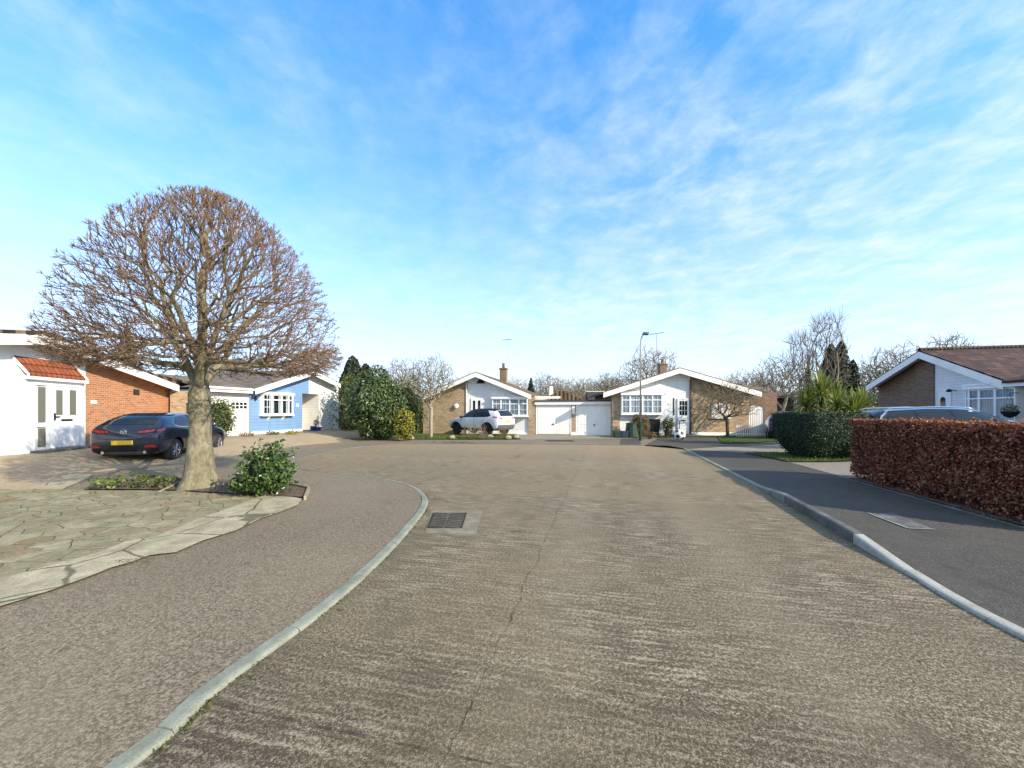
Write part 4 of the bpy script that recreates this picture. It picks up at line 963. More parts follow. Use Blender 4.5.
# ---------------------------------------------------------------- cars
def bool_cut(me, cutters):
    o = bpy.data.objects.new('tmp', me); COL.objects.link(o); tmp = []
    s = o.modifiers.new('s', 'SUBSURF'); s.levels = 2; s.render_levels = 2
    dg = bpy.context.evaluated_depsgraph_get(); dg.update()
    smooth = bpy.data.meshes.new_from_object(o.evaluated_get(dg))
    for mb in cutters:
        m2 = bpy.data.meshes.new('c'); m2.from_pydata(mb.v, [], mb.f); c = bpy.data.objects.new('c', m2); COL.objects.link(c); tmp.append(c)
        b = o.modifiers.new('b', 'BOOLEAN'); b.object = c; b.operation = 'DIFFERENCE'; b.solver = 'EXACT'
    dg = bpy.context.evaluated_depsgraph_get(); dg.update()
    cut = bpy.data.meshes.new_from_object(o.evaluated_get(dg))
    for c in tmp+[o]: bpy.data.objects.remove(c)
    return smooth, cut
def car(name, label, loc, heading, stations, paint_m, wb, wr, parts, rim='rim', tw=.2, track=None, detail=True, blackroof=False, cladding=False):
    """heading = world angle of the bonnet; car's own axes: y forwards, x to its right"""
    e = tag(empty(name, loc, heading-math.pi/2), label, 'car')
    mb = MB(); rows = []
    for (y, zl_, wl, zb, wb_, zt, wt) in stations:
        zm = (zl_+.12+zb)/2; wm = max(wl, wb_)+.012
        half = [(0, zl_), (wl*.8, zl_), (wl, zl_+.1), (wm, zm), (wb_, zb), ((wb_+wt)/2+.015, (zb+zt)/2), (wt, zt-.05), (wt*.55, zt-.004), (0, zt)]
        sec = half+[(-p[0], p[1]) for p in half[-2:0:-1]]; rows.append(len(mb.v)); mb.v += [(p[0], y, p[1]) for p in sec]; n = len(sec)
    for r in range(len(rows)-1):
        for j in range(n): mb.f.append((rows[r]+j, rows[r]+(j+1) % n, rows[r+1]+(j+1) % n, rows[r+1]+j))
    for r, fl in ((rows[0], 1), (rows[-1], 0)):
        c = len(mb.v); zs = [mb.v[r+j][2] for j in range(n)]; y = mb.v[r][1]
        mb.v.append((0, y+(-.02 if fl else .02), sum(zs)/n))
        for j in range(n): mb.f.append((c, r+(j+1) % n, r+j) if fl else (c, r+j, r+(j+1) % n))
    me = bpy.data.meshes.new('car_body'); me.from_pydata(mb.v, [], mb.f); me.update()
    bm = bmesh.new(); bm.from_mesh(me); bmesh.ops.recalc_face_normals(bm, faces=bm.faces[:]); bm.to_mesh(me); bm.free()
    tr = track or max(s[2] for s in stations); cut = []
    for s in (-1, 1):
        for q in (-1, 1):
            a, b = sorted((s*(tr-.34), s*(tr+.3))); cut.append(MB().lathe([(wr+.055, a), (wr+.055, b)], 28, 'x', (0, q*wb/2, wr)))
    sm, body = bool_cut(me, cut)
    body.shade_smooth(); bo = obj('body', body, paint_m, e)
    m = bo.modifiers.new('es', 'EDGE_SPLIT'); m.split_angle = R(38)
    bm = bmesh.new(); bm.from_mesh(sm); bvh = BVHTree.FromBMesh(bm); bm.free()
    def patch(nm, poly, axis, mat, off=.006, par=None, step=.07, thick=0):
        """outline in the plane across 'axis' laid onto the body from that side"""
        g = poly_grid(poly, step); keep = {}
        for v in g.verts:
            a, b = v.co.x, v.co.y
            if axis[1] == 'x': o, d = Vector((3 if axis[0] == '+' else -3, a, b)), Vector((-1 if axis[0] == '+' else 1, 0, 0))
            elif axis[1] == 'y': o, d = Vector((a, 5 if axis[0] == '+' else -5, b)), Vector((0, -1 if axis[0] == '+' else 1, 0))
            else: o, d = Vector((a, b, 5)), Vector((0, 0, -1))
            hit = bvh.ray_cast(o, d)
            if hit[0] is None: continue
            keep[v.index] = None; v.tag = True; v.co = hit[0]+hit[1]*off if hit[1].dot(d) < 0 else hit[0]-hit[1]*off
        bmesh.ops.delete(g, geom=[v for v in g.verts if not v.tag], context='VERTS')
        m_ = bpy.data.meshes.new(nm); g.to_mesh(m_); g.free(); m_.shade_smooth(); return obj(nm, m_, mat, par or e)
    def line(pts, w):
        P = [Vector(p) for p in pts]; L, Rr = [], []
        for i, p in enumerate(P):
            t = (P[min(i+1, len(P)-1)]-P[max(i-1, 0)]).normalized(); nn = Vector((-t.y, t.x))*w/2; L.append(p+nn); Rr.append(p-nn)
        return [tuple(p) for p in L+Rr[::-1]]
    M['seam'] = M.get('seam') or plain('dark_seam', (.01, .01, .01), .7)
    for nm, poly, axis, mat, off in parts(line):
        patch(nm, poly, axis, M[mat], off)
        if axis == '+x': patch(nm, poly, '-x', M[mat], off)
    # wheels
    for s in (-1, 1):
        for q in (-1, 1):
            c = (s*(tr-tw/2-.01), q*wb/2, wr); k = s
            t_ = MB().lathe([(wr*.66, -tw/2), (wr*.9, -tw/2), (wr*.985, -tw/2+.03), (wr, -tw/4), (wr, tw/4), (wr*.985, tw/2-.03), (wr*.9, tw/2), (wr*.66, tw/2)], 28, 'x', c, cap=False)
            w = MB().lathe([(wr*.62, c[0]-k*.0-.05), (wr*.62, c[0]+.05)], 24, 'x', (0, c[1], c[2])).build('wheel', M['tyre'], e, smooth=False)
            t_.build('tyre', M['tyre'], w, smooth=True).modifiers.new('es', 'EDGE_SPLIT').split_angle = R(40)
            rm = MB(); xo = c[0]+k*tw*.46
            rm.lathe([(wr*.60, xo-k*.03), (wr*.68, xo-k*.02), (wr*.68, xo), (wr*.62, xo+k*.004), (wr*.59, xo-k*.02)], 28, 'x', (0, c[1], c[2]), cap=False)
            rm.lathe([(.02, xo), (.06, xo), (.06, xo-k*.03)], 12, 'x', (0, c[1], c[2]))
            for i in range(10):
                a = 2*math.pi*(i//2)/5+(.16 if i % 2 else -.16); a2 = 2*math.pi*(i//2)/5+(.24 if i % 2 else -.24)
                rm.tube([(xo-k*.02, c[1]+.05*math.cos(a), c[2]+.05*math.sin(a)), (xo-k*.012, c[1]+wr*.62*math.cos(a2), c[2]+wr*.62*math.sin(a2))], [.02, .016], 5)
            rm.build('rim', M[rim], w)
    return e, bvh, patch
def mirrors(e, x, y, z, mat):
    for s in (-1, 1):
        mb = MB().lathe([(.001, -.1), (.06, -.08), (.085, 0), (.06, .08), (.001, .1)], 10, 'x', (s*(x+.12), y, z)); mb.tube([(s*(x-.02), y, z-.05), (s*(x+.08), y, z-.03)], .025, 6)
        mb.build('wing_mirror', M[mat], e, smooth=True)

M['gloss'] = darkglass('gloss_black', (.006, .006, .007))
# ---- navy hatchback on the left drive
st = [(-2.23, .50, .62, .74, .66, .80, .60), (-2.18, .34, .80, .84, .80, .97, .70), (-2.08, .26, .85, .97, .845, 1.10, .70), (-1.88, .24, .87, 1.01, .875, 1.24, .66), (-1.55, .22, .88, 1.02, .895, 1.395, .60), (-.9, .2, .88, .98, .895, 1.435, .585),
      (-.1, .2, .88, .95, .895, 1.445, .59), (.45, .2, .88, .93, .89, 1.37, .59), (1.0, .2, .88, .92, .88, 1.04, .70), (1.55, .2, .87, .86, .87, .94, .66), (2.0, .24, .82, .74, .80, .80, .60), (2.22, .36, .64, .60, .64, .64, .50)]
def hatch_parts(line):
    P = []
    P.append(('rear_window', [(-.64, 1.10), (.64, 1.10), (.60, 1.22), (.53, 1.345), (-.53, 1.345), (-.60, 1.22)], '-y', 'carglass', .006))
    P.append(('roof_spoiler', [(-.57, 1.35), (.57, 1.35), (.53, 1.405), (-.53, 1.405)], '-y', 'black', .02))
    P.append(('side_window', [(-1.42, 1.06), (-1.2, 1.02), (-.3, 1.0), (.55, .985), (.80, 1.0), (.42, 1.26), (.1, 1.335), (-.5, 1.36), (-1.05, 1.29)], '+x', 'carglass', .006))
    P.append(('window_trim', line([(-1.5, 1.13), (-1.44, 1.06), (-1.2, 1.005), (-.3, .985), (.6, .97)], .022), '+x', 'chrome', .010))
    P.append(('pillar', [(-.36, .99), (-.24, .99), (-.28, 1.36), (-.38, 1.36)], '+x', 'black', .009))
    P.append(('windscreen', [(-.66, 1.06), (.66, 1.06), (.52, 1.35), (-.52, 1.35)], '+y', 'carglass', .006))
    P.append(('rear_bumper', [(-.76, .30), (.76, .30), (.80, .40), (.62, .50), (-.62, .50), (-.80, .40)], '-y', 'black', .012))
    P.append(('diffuser', [(-.55, .26), (.55, .26), (.5, .36), (-.5, .36)], '-y', 'grille', .02))
    P.append(('number_plate', [(-.26, .55), (.26, .55), (.26, .665), (-.26, .665)], '-y', 'plate', .02))
    for s in (-1, 1):
        P.append(('tail_lamp', [(s*.36, .86), (s*.62, .88), (s*.74, .92), (s*.74, .97), (s*.6, .95), (s*.36, .92)], '-y', 'lamp_red', .010))
        P.append(('lamp_housing', [(s*.34, .84), (s*.75, .88), (s*.76, .99), (s*.6, .97), (s*.34, .94)], '-y', 'black', .005))
        P.append(('reflector', [(s*.50, .48), (s*.76, .46), (s*.78, .53), (s*.6, .54)], '-y', 'lamp_red', .016))
        P.append(('headlamp', [(s*.42, .66), (s*.66, .66), (s*.72, .74), (s*.45, .72)], '+y', 'lamp_clear', .008))
    P.append(('tail_lamp_side', [(-2.16, .90), (-1.92, .95), (-1.95, .985), (-2.12, .96)], '+x', 'lamp_red', .008))
    P.append(('door_seam', line([(-.30, .99), (-.27, .6), (-.30, .32)], .012), '+x', 'seam', .003)); P.append(('door_seam', line([(-1.15, 1.0), (-1.02, .75), (-.85, .55), (-.80, .32)], .012), '+x', 'seam', .003))
    P.append(('door_seam', line([(.78, .98), (.80, .6), (.70, .32)], .012), '+x', 'seam', .003))
    P.append(('sill', [(-.95, .20), (.95, .20), (.95, .30), (-.95, .30)], '+x', 'black', .008))
    P.append(('door_handle', [(-.62, .86), (-.44, .865), (-.44, .89), (-.62, .885)], '+x', 'navy', .022)); P.append(('door_handle', [(.30, .84), (.48, .845), (.48, .87), (.30, .865)], '+x', 'navy', .022))
    P.append(('tailgate_seam', line([(-.70, .80), (-.5, .70), (.5, .70), (.70, .80)], .012), '-y', 'seam', .003))
    P.append(('grille', [(-.45, .36), (.45, .36), (.4, .6), (-.4, .6)], '+y', 'black', .008))
    return P
hd = Vector((-.23, .973)); rr_ = Vector((-10.42, 11.5)); rv = Vector((.973, .23))
c = rr_+hd*2.23-rv*.88
e, bvh, patch = car('parked_car', 'navy blue hatchback parked on the drive beside the orange brick wall, seen from behind', (c.x, c.y, .045), R(103.3), st, M['navy'], 2.73, .325, hatch_parts)
e.scale = (1.02, 1.0, 1.05)
mirrors(e, .86, .62, 1.0, 'navy')
hit = bvh.ray_cast(Vector((0, -5, .905)), Vector((0, 1, 0)))[0]; y = hit.y-.012
mb = MB(); ring = [(.075*math.cos(i*math.pi/10), y, .905+.055*math.sin(i*math.pi/10)) for i in range(21)]; mb.tube(ring, .008, 5); mb.tube([(-.06, y, .93), (0, y, .89), (.06, y, .93)], .009, 5); mb.build('badge', M['chrome'], e)
for s in (-1, 1): MB().tube([(s*.50, -2.2, .33), (s*.50, -1.9, .33)], .04, 12).build('exhaust', M['chrome'], e)

# ---- white crossover with black roof, far left
st = [(-2.14, .48, .72, .90, .74, 1.06, .64), (-2.08, .36, .82, 1.0, .82, 1.26, .68), (-1.95, .32, .87, 1.06, .86, 1.46, .67), (-1.72, .28, .89, 1.08, .88, 1.58, .65), (-1.0, .26, .89, 1.07, .89, 1.63, .64), (-.1, .26, .89, 1.05, .89, 1.635, .64), (.45, .26, .89, 1.04, .885, 1.54, .63),
      (1.0, .26, .89, 1.03, .88, 1.12, .72), (1.5, .27, .88, .98, .87, 1.06, .68), (1.95, .32, .83, .86, .81, .92, .62), (2.16, .42, .68, .72, .68, .76, .54)]
def suv_parts(line):
    P = [('side_window', [(-1.55, 1.18), (-1.3, 1.12), (-.3, 1.09), (.85, 1.085), (.45, 1.40), (.1, 1.50), (-.6, 1.53), (-1.25, 1.49)], '+x', 'carglass', .006)]
    P.append(('rear_window', [(-.62, 1.16), (.62, 1.16), (.56, 1.5), (-.56, 1.5)], '-y', 'carglass', .006))
    P.append(('windscreen', [(-.66, 1.13), (.66, 1.13), (.54, 1.46), (-.54, 1.46)], '+y', 'carglass', .006))
    P.append(('black_roof', [(-.66, -1.75), (.66, -1.75), (.66, .35), (-.66, .35)], '+z', 'black', .007))
    P.append(('pillar', [(-.30, 1.08), (-.18, 1.08), (-.22, 1.46), (-.32, 1.46)], '+x', 'black', .009))
    for q in (-1.28, 1.28):
        arc = [(q+.48*math.cos(a*math.pi/10), .36+.46*math.sin(a*math.pi/10)) for a in range(11)]+[(q+.36*math.cos(a*math.pi/10), .36+.36*math.sin(a*math.pi/10)) for a in range(10, -1, -1)]
        P.append(('arch_cladding', arc, '+x', 'black', .012))
    P.append(('sill_cladding', [(-.84, .27), (.84, .27), (.84, .46), (-.84, .43)], '+x', 'black', .010))
    P.append(('rear_bumper', [(-.80, .38), (.80, .38), (.80, .66), (-.80, .66)], '-y', 'grille', .012))
    P.append(('number_plate', [(-.26, .80), (.26, .80), (.26, .91), (-.26, .91)], '-y', 'plate', .012))
    for s in (-1, 1):
        P.append(('tail_lamp', [(s*.45, 1.0), (s*.76, 1.02), (s*.76, 1.12), (s*.45, 1.07)], '-y', 'lamp_red', .01)); P.append(('headlamp', [(s*.4, .74), (s*.68, .74), (s*.7, .84), (s*.42, .82)], '+y', 'lamp_clear', .01))
    P.append(('tail_lamp_side', [(-2.06, 1.03), (-1.72, 1.10), (-1.72, 1.16), (-2.0, 1.13)], '+x', 'lamp_red', .009))
    P.append(('door_seam', line([(-.26, 1.08), (-.24, .6), (-.26, .46)], .014), '+x', 'seam', .003)); P.append(('door_seam', line([(-1.1, 1.1), (-.98, .9), (-.8, .7), (-.78, .46)], .014), '+x', 'seam', .003)); P.append(('door_seam', line([(.85, 1.06), (.86, .7), (.8, .46)], .014), '+x', 'seam', .003))
    return P
cx = (480.5-CX)/FPX*24.6
e, bvh, patch = car('parked_car', 'white crossover with a black roof parked before the far buff brick bungalow', (cx, 24.6, .13), math.pi-R(37), st, M['carwhite'], 2.56, .345, suv_parts, rim='rimdark')
mirrors(e, .86, .75, 1.1, 'black')

# ---- dark estate on the right drive behind the hedge
st = [(-2.3, .5, .68, .84, .7, .94, .62), (-2.2, .36, .8, .98, .80, 1.10, .68), (-2.05, .3, .85, 1.02, .85, 1.26, .66), (-1.75, .26, .88, 1.04, .88, 1.42, .63), (-1.0, .24, .89, 1.02, .90, 1.485, .62), (0, .24, .89, 1.0, .90, 1.50, .62), (.5, .24, .89, .98, .89, 1.43, .61),
      (1.15, .24, .89, .97, .88, 1.06, .70), (1.7, .25, .87, .9, .86, .98, .66), (2.15, .3, .8, .78, .78, .84, .58), (2.35, .42, .66, .66, .64, .70, .5)]
def est_parts(line):
    P = [('side_window', [(-1.95, 1.12), (-1.75, 1.08), (-.3, 1.05), (.98, 1.03), (.5, 1.31), (.1, 1.385), (-.8, 1.40), (-1.6, 1.35)], '+x', 'carglass', .006)]
    P.append(('window_trim', line([(-2.0, 1.10), (-1.93, 1.2), (-1.68, 1.37), (-.8, 1.425), (.1, 1.41), (.55, 1.33), (1.1, 1.03)], .035), '+x', 'chrome', .012))
    for q in (-1.1, -.25): P.append(('pillar', [(q-.03, 1.06), (q+.03, 1.06), (q+.01, 1.41), (q-.04, 1.41)], '+x', 'gloss', .010))
    P.append(('rear_window', [(-.62, 1.14), (.62, 1.14), (.55, 1.38), (-.55, 1.38)], '-y', 'carglass', .006)); P.append(('windscreen', [(-.66, 1.08), (.66, 1.08), (.54, 1.4), (-.54, 1.4)], '+y', 'carglass', .006))
    for s in (-1, 1): P.append(('tail_lamp', [(s*.5, .95), (s*.77, .97), (s*.77, 1.1), (s*.5, 1.05)], '-y', 'lamp_red', .01)); P.append(('headlamp', [(s*.4, .7), (s*.66, .7), (s*.68, .8), (s*.42, .78)], '+y', 'lamp_clear', .01))
    P.append(('number_plate', [(-.26, .62), (.26, .62), (.26, .73), (-.26, .73)], '-y', 'plate', .012))
    P.append(('door_seam', line([(-.25, 1.05), (-.24, .6), (-.26, .3)], .014), '+x', 'seam', .003)); P.append(('door_seam', line([(.85, 1.03), (.86, .7), (.8, .3)], .014), '+x', 'seam', .003))
    return P
p = road_xy(9.85, 14.35)
e, bvh, patch = car('parked_car', 'dark grey estate car with silver roof rails parked behind the copper hedge', (p[0], p[1], .24), -RA, st, M['carsilver'], 2.75, .335, est_parts)
mb = MB()
for s in (-1, 1): mb.tube([(s*.60, -1.75, 1.40), (s*.60, -1.6, 1.445), (s*.61, -.5, 1.487), (s*.60, .2, 1.46), (s*.60, .35, 1.42)], .018, 6)
mb.build('roof_rail', M['chrome'], e, smooth=True)
# ---- blue hatchback beyond the box hedge
def blue_parts(line):
    P = [q for q in hatch_parts(line) if q[0] not in ('window_trim', 'roof_spoiler', 'door_handle', 'diffuser')]; return P
st2 = [(-2.0, .50, .62, .74, .66, .80, .60), (-1.95, .34, .76, .82, .76, .93, .68), (-1.86, .26, .81, .95, .80, 1.08, .66), (-1.7, .24, .83, 1.0, .83, 1.28, .62), (-1.40, .22, .85, 1.01, .85, 1.42, .6), (-.9, .2, .86, .98, .865, 1.46, .59),
      (-.1, .2, .86, .95, .865, 1.465, .59), (.40, .2, .86, .93, .86, 1.38, .58), (.95, .2, .86, .92, .86, 1.04, .68), (1.4, .2, .85, .88, .85, .96, .64), (1.8, .24, .80, .76, .78, .82, .58), (1.98, .36, .64, .62, .62, .66, .48)]
p = ((757-CX)/FPX*22+1.25, 21.6)
car('parked_car', 'blue hatchback half hidden behind the clipped box hedge near the arched gate', (p[0], p[1], .12), R(60), st2, M['carblue'], 2.5, .31, blue_parts)
# ---------------------------------------------------------------- plants
M['bark'] = barkmat('grey_green_bark', (.075, .065, .043), (.255, .23, .16), (.12, .125, .055), .6, 1.3)
M['twig'] = barkmat('red_brown_twigs', (.095, .060, .040), (.225, .15, .098), (.15, .115, .065), .35, 2)
M['bark_pale'] = barkmat('pale_bark', (.20, .175, .13), (.36, .33, .26), (.2, .19, .12), .3)
M['twig_pale'] = barkmat('pale_twigs', (.16, .13, .09), (.27, .225, .16), (.22, .2, .1), .4, 2)
M['twig_brown'] = barkmat('brown_twigs', (.13, .10, .065), (.23, .185, .12), (.15, .13, .07), .4, 2)
M['bark_dark'] = barkmat('dark_bark', (.05, .042, .033), (.12, .10, .08), (.1, .1, .05), .3)
M['twig_olive'] = barkmat('olive_twigs', (.15, .13, .06), (.26, .23, .12), (.16, .16, .06), .5, 2)
M['twig_dkolive'] = barkmat('dull_olive_twigs', (.09, .075, .035), (.17, .145, .075), (.12, .12, .045), .5, 2)
M['leaf_laurel'] = leafmat('laurel_leaves', [(.018, .035, .01), (.035, .07, .016), (.06, .105, .022), (.11, .16, .05), (.17, .2, .09)], .35, .15, .5)
M['leaf_shrub'] = leafmat('glossy_shrub_leaves', [(.02, .045, .01), (.045, .095, .018), (.08, .15, .03), (.14, .21, .05)], .35, .2, .5)
M['leaf_yellow'] = leafmat('golden_leaves', [(.14, .15, .02), (.28, .27, .03), (.38, .34, .05)], .5, .25)
M['leaf_olive'] = leafmat('olive_leaves', [(.05, .07, .015), (.10, .13, .03), (.17, .19, .05)], .5, .2)
M['leaf_box'] = leafmat('box_leaves', [(.012, .032, .012), (.02, .052, .017), (.032, .072, .024)], .5, .15)
M['leaf_conifer'] = leafmat('conifer_sprays', [(.012, .022, .010), (.024, .040, .016), (.045, .06, .024)], .6, .1)
M['leaf_conifer_b'] = leafmat('brownish_conifer_sprays', [(.035, .04, .016), (.065, .065, .025), (.10, .09, .035)], .6, .1)
M['leaf_beech'] = leafmat('copper_beech_leaves', [(.11, .025, .016), (.21, .055, .028), (.30, .095, .045), (.39, .17, .085), (.52, .31, .18)], .5, .3)
M['leaf_lime'] = leafmat('sword_leaves', [(.06, .10, .02), (.15, .21, .035), (.28, .32, .06), (.42, .42, .11)], .45, .25)
M['leaf_brown'] = leafmat('golden_brown_sprays', [(.10, .065, .025), (.17, .115, .04), (.24, .165, .06)], .6, .15)
M['leaf_dead'] = leafmat('fallen_leaves', [(.10, .05, .025), (.18, .09, .04), (.26, .16, .08)], .7, .1)
M['leaf_low'] = leafmat('low_plants', [(.05, .09, .015), (.11, .17, .03), (.22, .27, .05)], .5, .2)
M['grass'] = leafmat('grass_blades', [(.04, .075, .012), (.075, .125, .02), (.13, .17, .035), (.2, .19, .07)], .6, .2)
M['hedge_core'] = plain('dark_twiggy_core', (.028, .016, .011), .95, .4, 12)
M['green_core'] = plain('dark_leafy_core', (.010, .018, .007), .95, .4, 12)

def skeleton(start, pts, bf=.35, first=1):
    """grow a branching skeleton: start = list of (xyz, parent); every point joins the nearest node, weighing path length"""
    n0 = len(start); N = n0+len(pts); P = np.zeros((N, 3)); par = np.full(N, -1); L = np.zeros(N)
    for i, (p, q) in enumerate(start):
        P[i] = p; par[i] = q; L[i] = 0 if q < 0 else L[q]+np.linalg.norm(P[i]-P[q])
    k = n0
    for p in pts:
        d = np.linalg.norm(P[first:k]-p, axis=1)
        j = int(np.argmin(d+bf*L[first:k]))+first
        P[k] = p; par[k] = j; L[k] = L[j]+d[j-first]; k += 1
    return P, par
def tree_meshes(P, par, r_tip, r_exp, r_max, thin=.02, tip_fn=None, jig=.0):
    N = len(P); cnt = np.zeros(N); ch = [[] for _ in range(N)]
    for i in range(N):
        if par[i] >= 0: ch[par[i]].append(i)
    leaf = np.array([len(c) == 0 for c in ch]); cnt[leaf] = 1
    order = list(range(N))
    depth = np.zeros(N, int)
    for i in range(N):
        if par[i] >= 0: depth[i] = depth[par[i]]+1
    for i in np.argsort(-depth, kind='stable'):
        if par[i] >= 0: cnt[par[i]] += cnt[i]
    rad = np.minimum(r_max, r_tip*np.maximum(1, cnt)**r_exp)
    thick, fine = MB(), MB()
    stack = [0]
    while stack:
        r0 = stack.pop(); chain = [r0]; i = r0
        while ch[i]:
            b = max(ch[i], key=lambda c: cnt[c]); stack += [c for c in ch[i] if c != b]; chain.append(b); i = b
        pre = [par[r0]] if par[r0] >= 0 else []
        pts = [P[q] for q in pre+chain]; rr = [min(rad[chain[0]], rad[q]) for q in pre]+[rad[q] for q in chain]
        if len(pts) < 2: continue
        # split the chain where it turns thin
        cut = next((k for k, r in enumerate(rr) if r < thin), len(rr))
        if cut >= 2: thick.tube(pts[:cut+1], rr[:cut+1], 9 if rr[0] > .08 else 6 if rr[0] > .04 else 5)
        if cut < len(rr):
            a = max(0, cut-1) if cut >= 2 else 0
            fine.tube(pts[a:], rr[a:], 4 if rr[a] > .012 else 3, cap=False)
    if tip_fn:
        for i in range(N):
            if leaf[i] or len(ch[i]) <= 2: tip_fn(fine, P[i], P[par[i]] if par[i] >= 0 else P[i]-np.array((0, 0, 1)), leaf[i])
    return thick, fine

# ---- the clipped dome tree
tx, ty = G(200, 487, .04)
dome = lambda hh: 2.43*max(0, 1-hh**1.9)**.60
ZB, ZT = 2.60, 5.98
pts = []
while len(pts) < 5800:
    low = random.random() < .16; z = random.uniform(2.38, 2.95) if low else random.uniform(2.4, ZT); hh = max(0, (z-ZB)/(ZT-ZB)); R_ = dome(hh)
    if z < ZB: R_ = 2.38*(1-.12*(ZB-z)/.2)
    u = random.uniform(.7, 1) if low else random.random()**.42; a = random.uniform(0, 2*math.pi); r = R_*u
    zz = z
    if z < 2.95 and r < 1.0: continue
    if u < .6 and random.random() < .45: continue
    pts.append((r*math.cos(a)+.28, r*math.sin(a), zz))
pts = np.array(pts); c0 = np.array((0, 0, 2.3))
o_ = np.argsort(np.linalg.norm((pts-c0)*np.array((1, 1, .9)), axis=1)); pts = pts[o_]
start = [((0, 0, -.1), -1), ((0.0, 0, .25), 0), ((.01, 0, .8), 1), ((.0, 0, 1.4), 2), ((-.02, 0, 1.9), 3), ((.0, 0, 2.3), 4)]
limbs = []
for k in range(9):
    a = 2*math.pi*k/9+random.uniform(-.2, .2); sp = .34 if k % 3 == 0 else .55; q = 5 if k % 2 else 4; prev = q; x0, y0, z0 = start[q][0]
    for s in range(1, 6 if sp < .4 else 5):
        x0 += math.cos(a)*sp*.42*(1.0 if s > 1 else .6)+random.uniform(-.05, .05); y0 += math.sin(a)*sp*.42*(1.0 if s > 1 else .6)+random.uniform(-.05, .05); z0 += .40 if sp < .4 else .30
        start.append(((x0, y0, z0), prev)); prev = len(start)-1
prev = 5; x0, y0, z0 = 0, 0, 2.3
for s in range(5): x0 += random.uniform(-.06, .08); y0 += random.uniform(-.06, .06); z0 += .42; start.append(((x0, y0, z0), prev)); prev = len(start)-1
P, par = skeleton(start, pts, .42, 4)
nb = len(start)
for _ in range(3):                                   # ease the kinks out of the branches
    kid = {}
    for i in range(len(P)-1, nb, -1): kid[par[i]] = i
    Q = P.copy()
    for i, k in kid.items():
        if i >= nb: Q[i] = .5*P[i]+.25*(P[par[i]]+P[k])
    P = Q
P[nb:] += rng.normal(0, .010, (len(P)-nb, 3))
def dome_tip(mb, p, q, leaf):
    d = np.array(p)-np.array((0, 0, 2.6)); d /= np.linalg.norm(d)+1e-6; g = np.array(p)-np.array(q); g /= np.linalg.norm(g)+1e-6
    hh = (p[2]-ZB)/(ZT-ZB)
    for _ in range(5 if leaf else 2):
        v = .45*d+.5*g+rng.normal(0, .42, 3)+np.array((0, 0, .12)); v /= np.linalg.norm(v); L = random.uniform(.10, .25)
        m = np.array(p)+v*L*.5+rng.normal(0, .012, 3); e = np.array(p)+v*L
        k = max(0, (e[2]-ZB)/(ZT-ZB))
        if math.hypot(e[0]-.28, e[1]) > dome(min(1, k))+.0 or k > 1.02: e = np.array(p)+v*L*.4; m = np.array(p)+v*L*.2
        mb.tube([p, m, e], [.0049, .0041, .0028], 3, cap=False)
thick, fine = tree_meshes(P, par, .0050, .472, .208, .018, dome_tip)
e = tag(empty('clipped_tree', (tx, ty, .04)), 'leafless tree with its crown clipped to a wide dome, on the corner bed', 'tree')
# a flared root collar over the bottom of the trunk
prof = MB()
thick.lathe([(.44, -.1), (.36, .05), (.295, .18), (.255, .40), (.225, .75), (.19, 1.05)], 14)
b0 = len(thick.v)-6*14
for i in range(b0, len(thick.v)):
    x, y, z = thick.v[i]; a = math.atan2(y, x); k = 1+.13*math.sin(3*a+.7)*max(0, 1-z/.6)+.07*math.sin(7*a)*max(0, 1-z/.5); thick.v[i] = (x*k, y*k, z)
thick.build('trunk', M['bark'], e, smooth=True); fine.build('crown', M['twig'], e)
DOME = e

# ---- leaf clouds
def leaves(mb, P, size, N=None, up=.0, asp=.5, jit=.35):
    """one diamond leaf per point; N = preferred facing"""
    n = len(P); S = size*rng.uniform(.65, 1.35, n)
    d = rng.normal(0, 1, (n, 3)); d /= np.linalg.norm(d, axis=1)[:, None]
    if N is not None:
        d = N+jit*2*d; d /= np.linalg.norm(d, axis=1)[:, None]
    t = rng.normal(0, 1, (n, 3)); t[:, 2] += up; t -= d*np.sum(t*d, axis=1)[:, None]; t /= np.linalg.norm(t, axis=1)[:, None]+1e-9
    w = np.cross(d, t); b = len(mb.v)
    A = P-t*S[:, None]*.5; C = P+t*S[:, None]*.5; B = P+w*(S*asp*.5)[:, None]+d*(S*.08)[:, None]; D = P-w*(S*asp*.5)[:, None]+d*(S*.08)[:, None]
    V = np.stack([A, B, C, D], 1).reshape(-1, 3)
    mb.v.extend(map(tuple, V.tolist())); mb.f.extend([(b+4*i, b+4*i+1, b+4*i+2, b+4*i+3) for i in range(n)])
def lumpy(n, rx, ry, rz, cz, lump=.22, freq=1.6, shell=.35, seed=0, flat=None):
    d = rng.normal(0, 1, (n, 3)); d /= np.linalg.norm(d, axis=1)[:, None]; out = np.zeros((n, 3))
    for i in range(n):
        v = Vector(d[i]); k = 1+lump*noise.fractal(v*freq+Vector((seed*3.1, seed*1.7, 0)), 1.0, 2.0, 3)
        k *= 1-shell*random.random()**2
        out[i] = (v.x*rx*k, v.y*ry*k, cz+v.z*rz*k)
    if flat is not None: out[:, 2] = np.maximum(out[:, 2], flat+rng.uniform(0, .2, n))
    return out, d
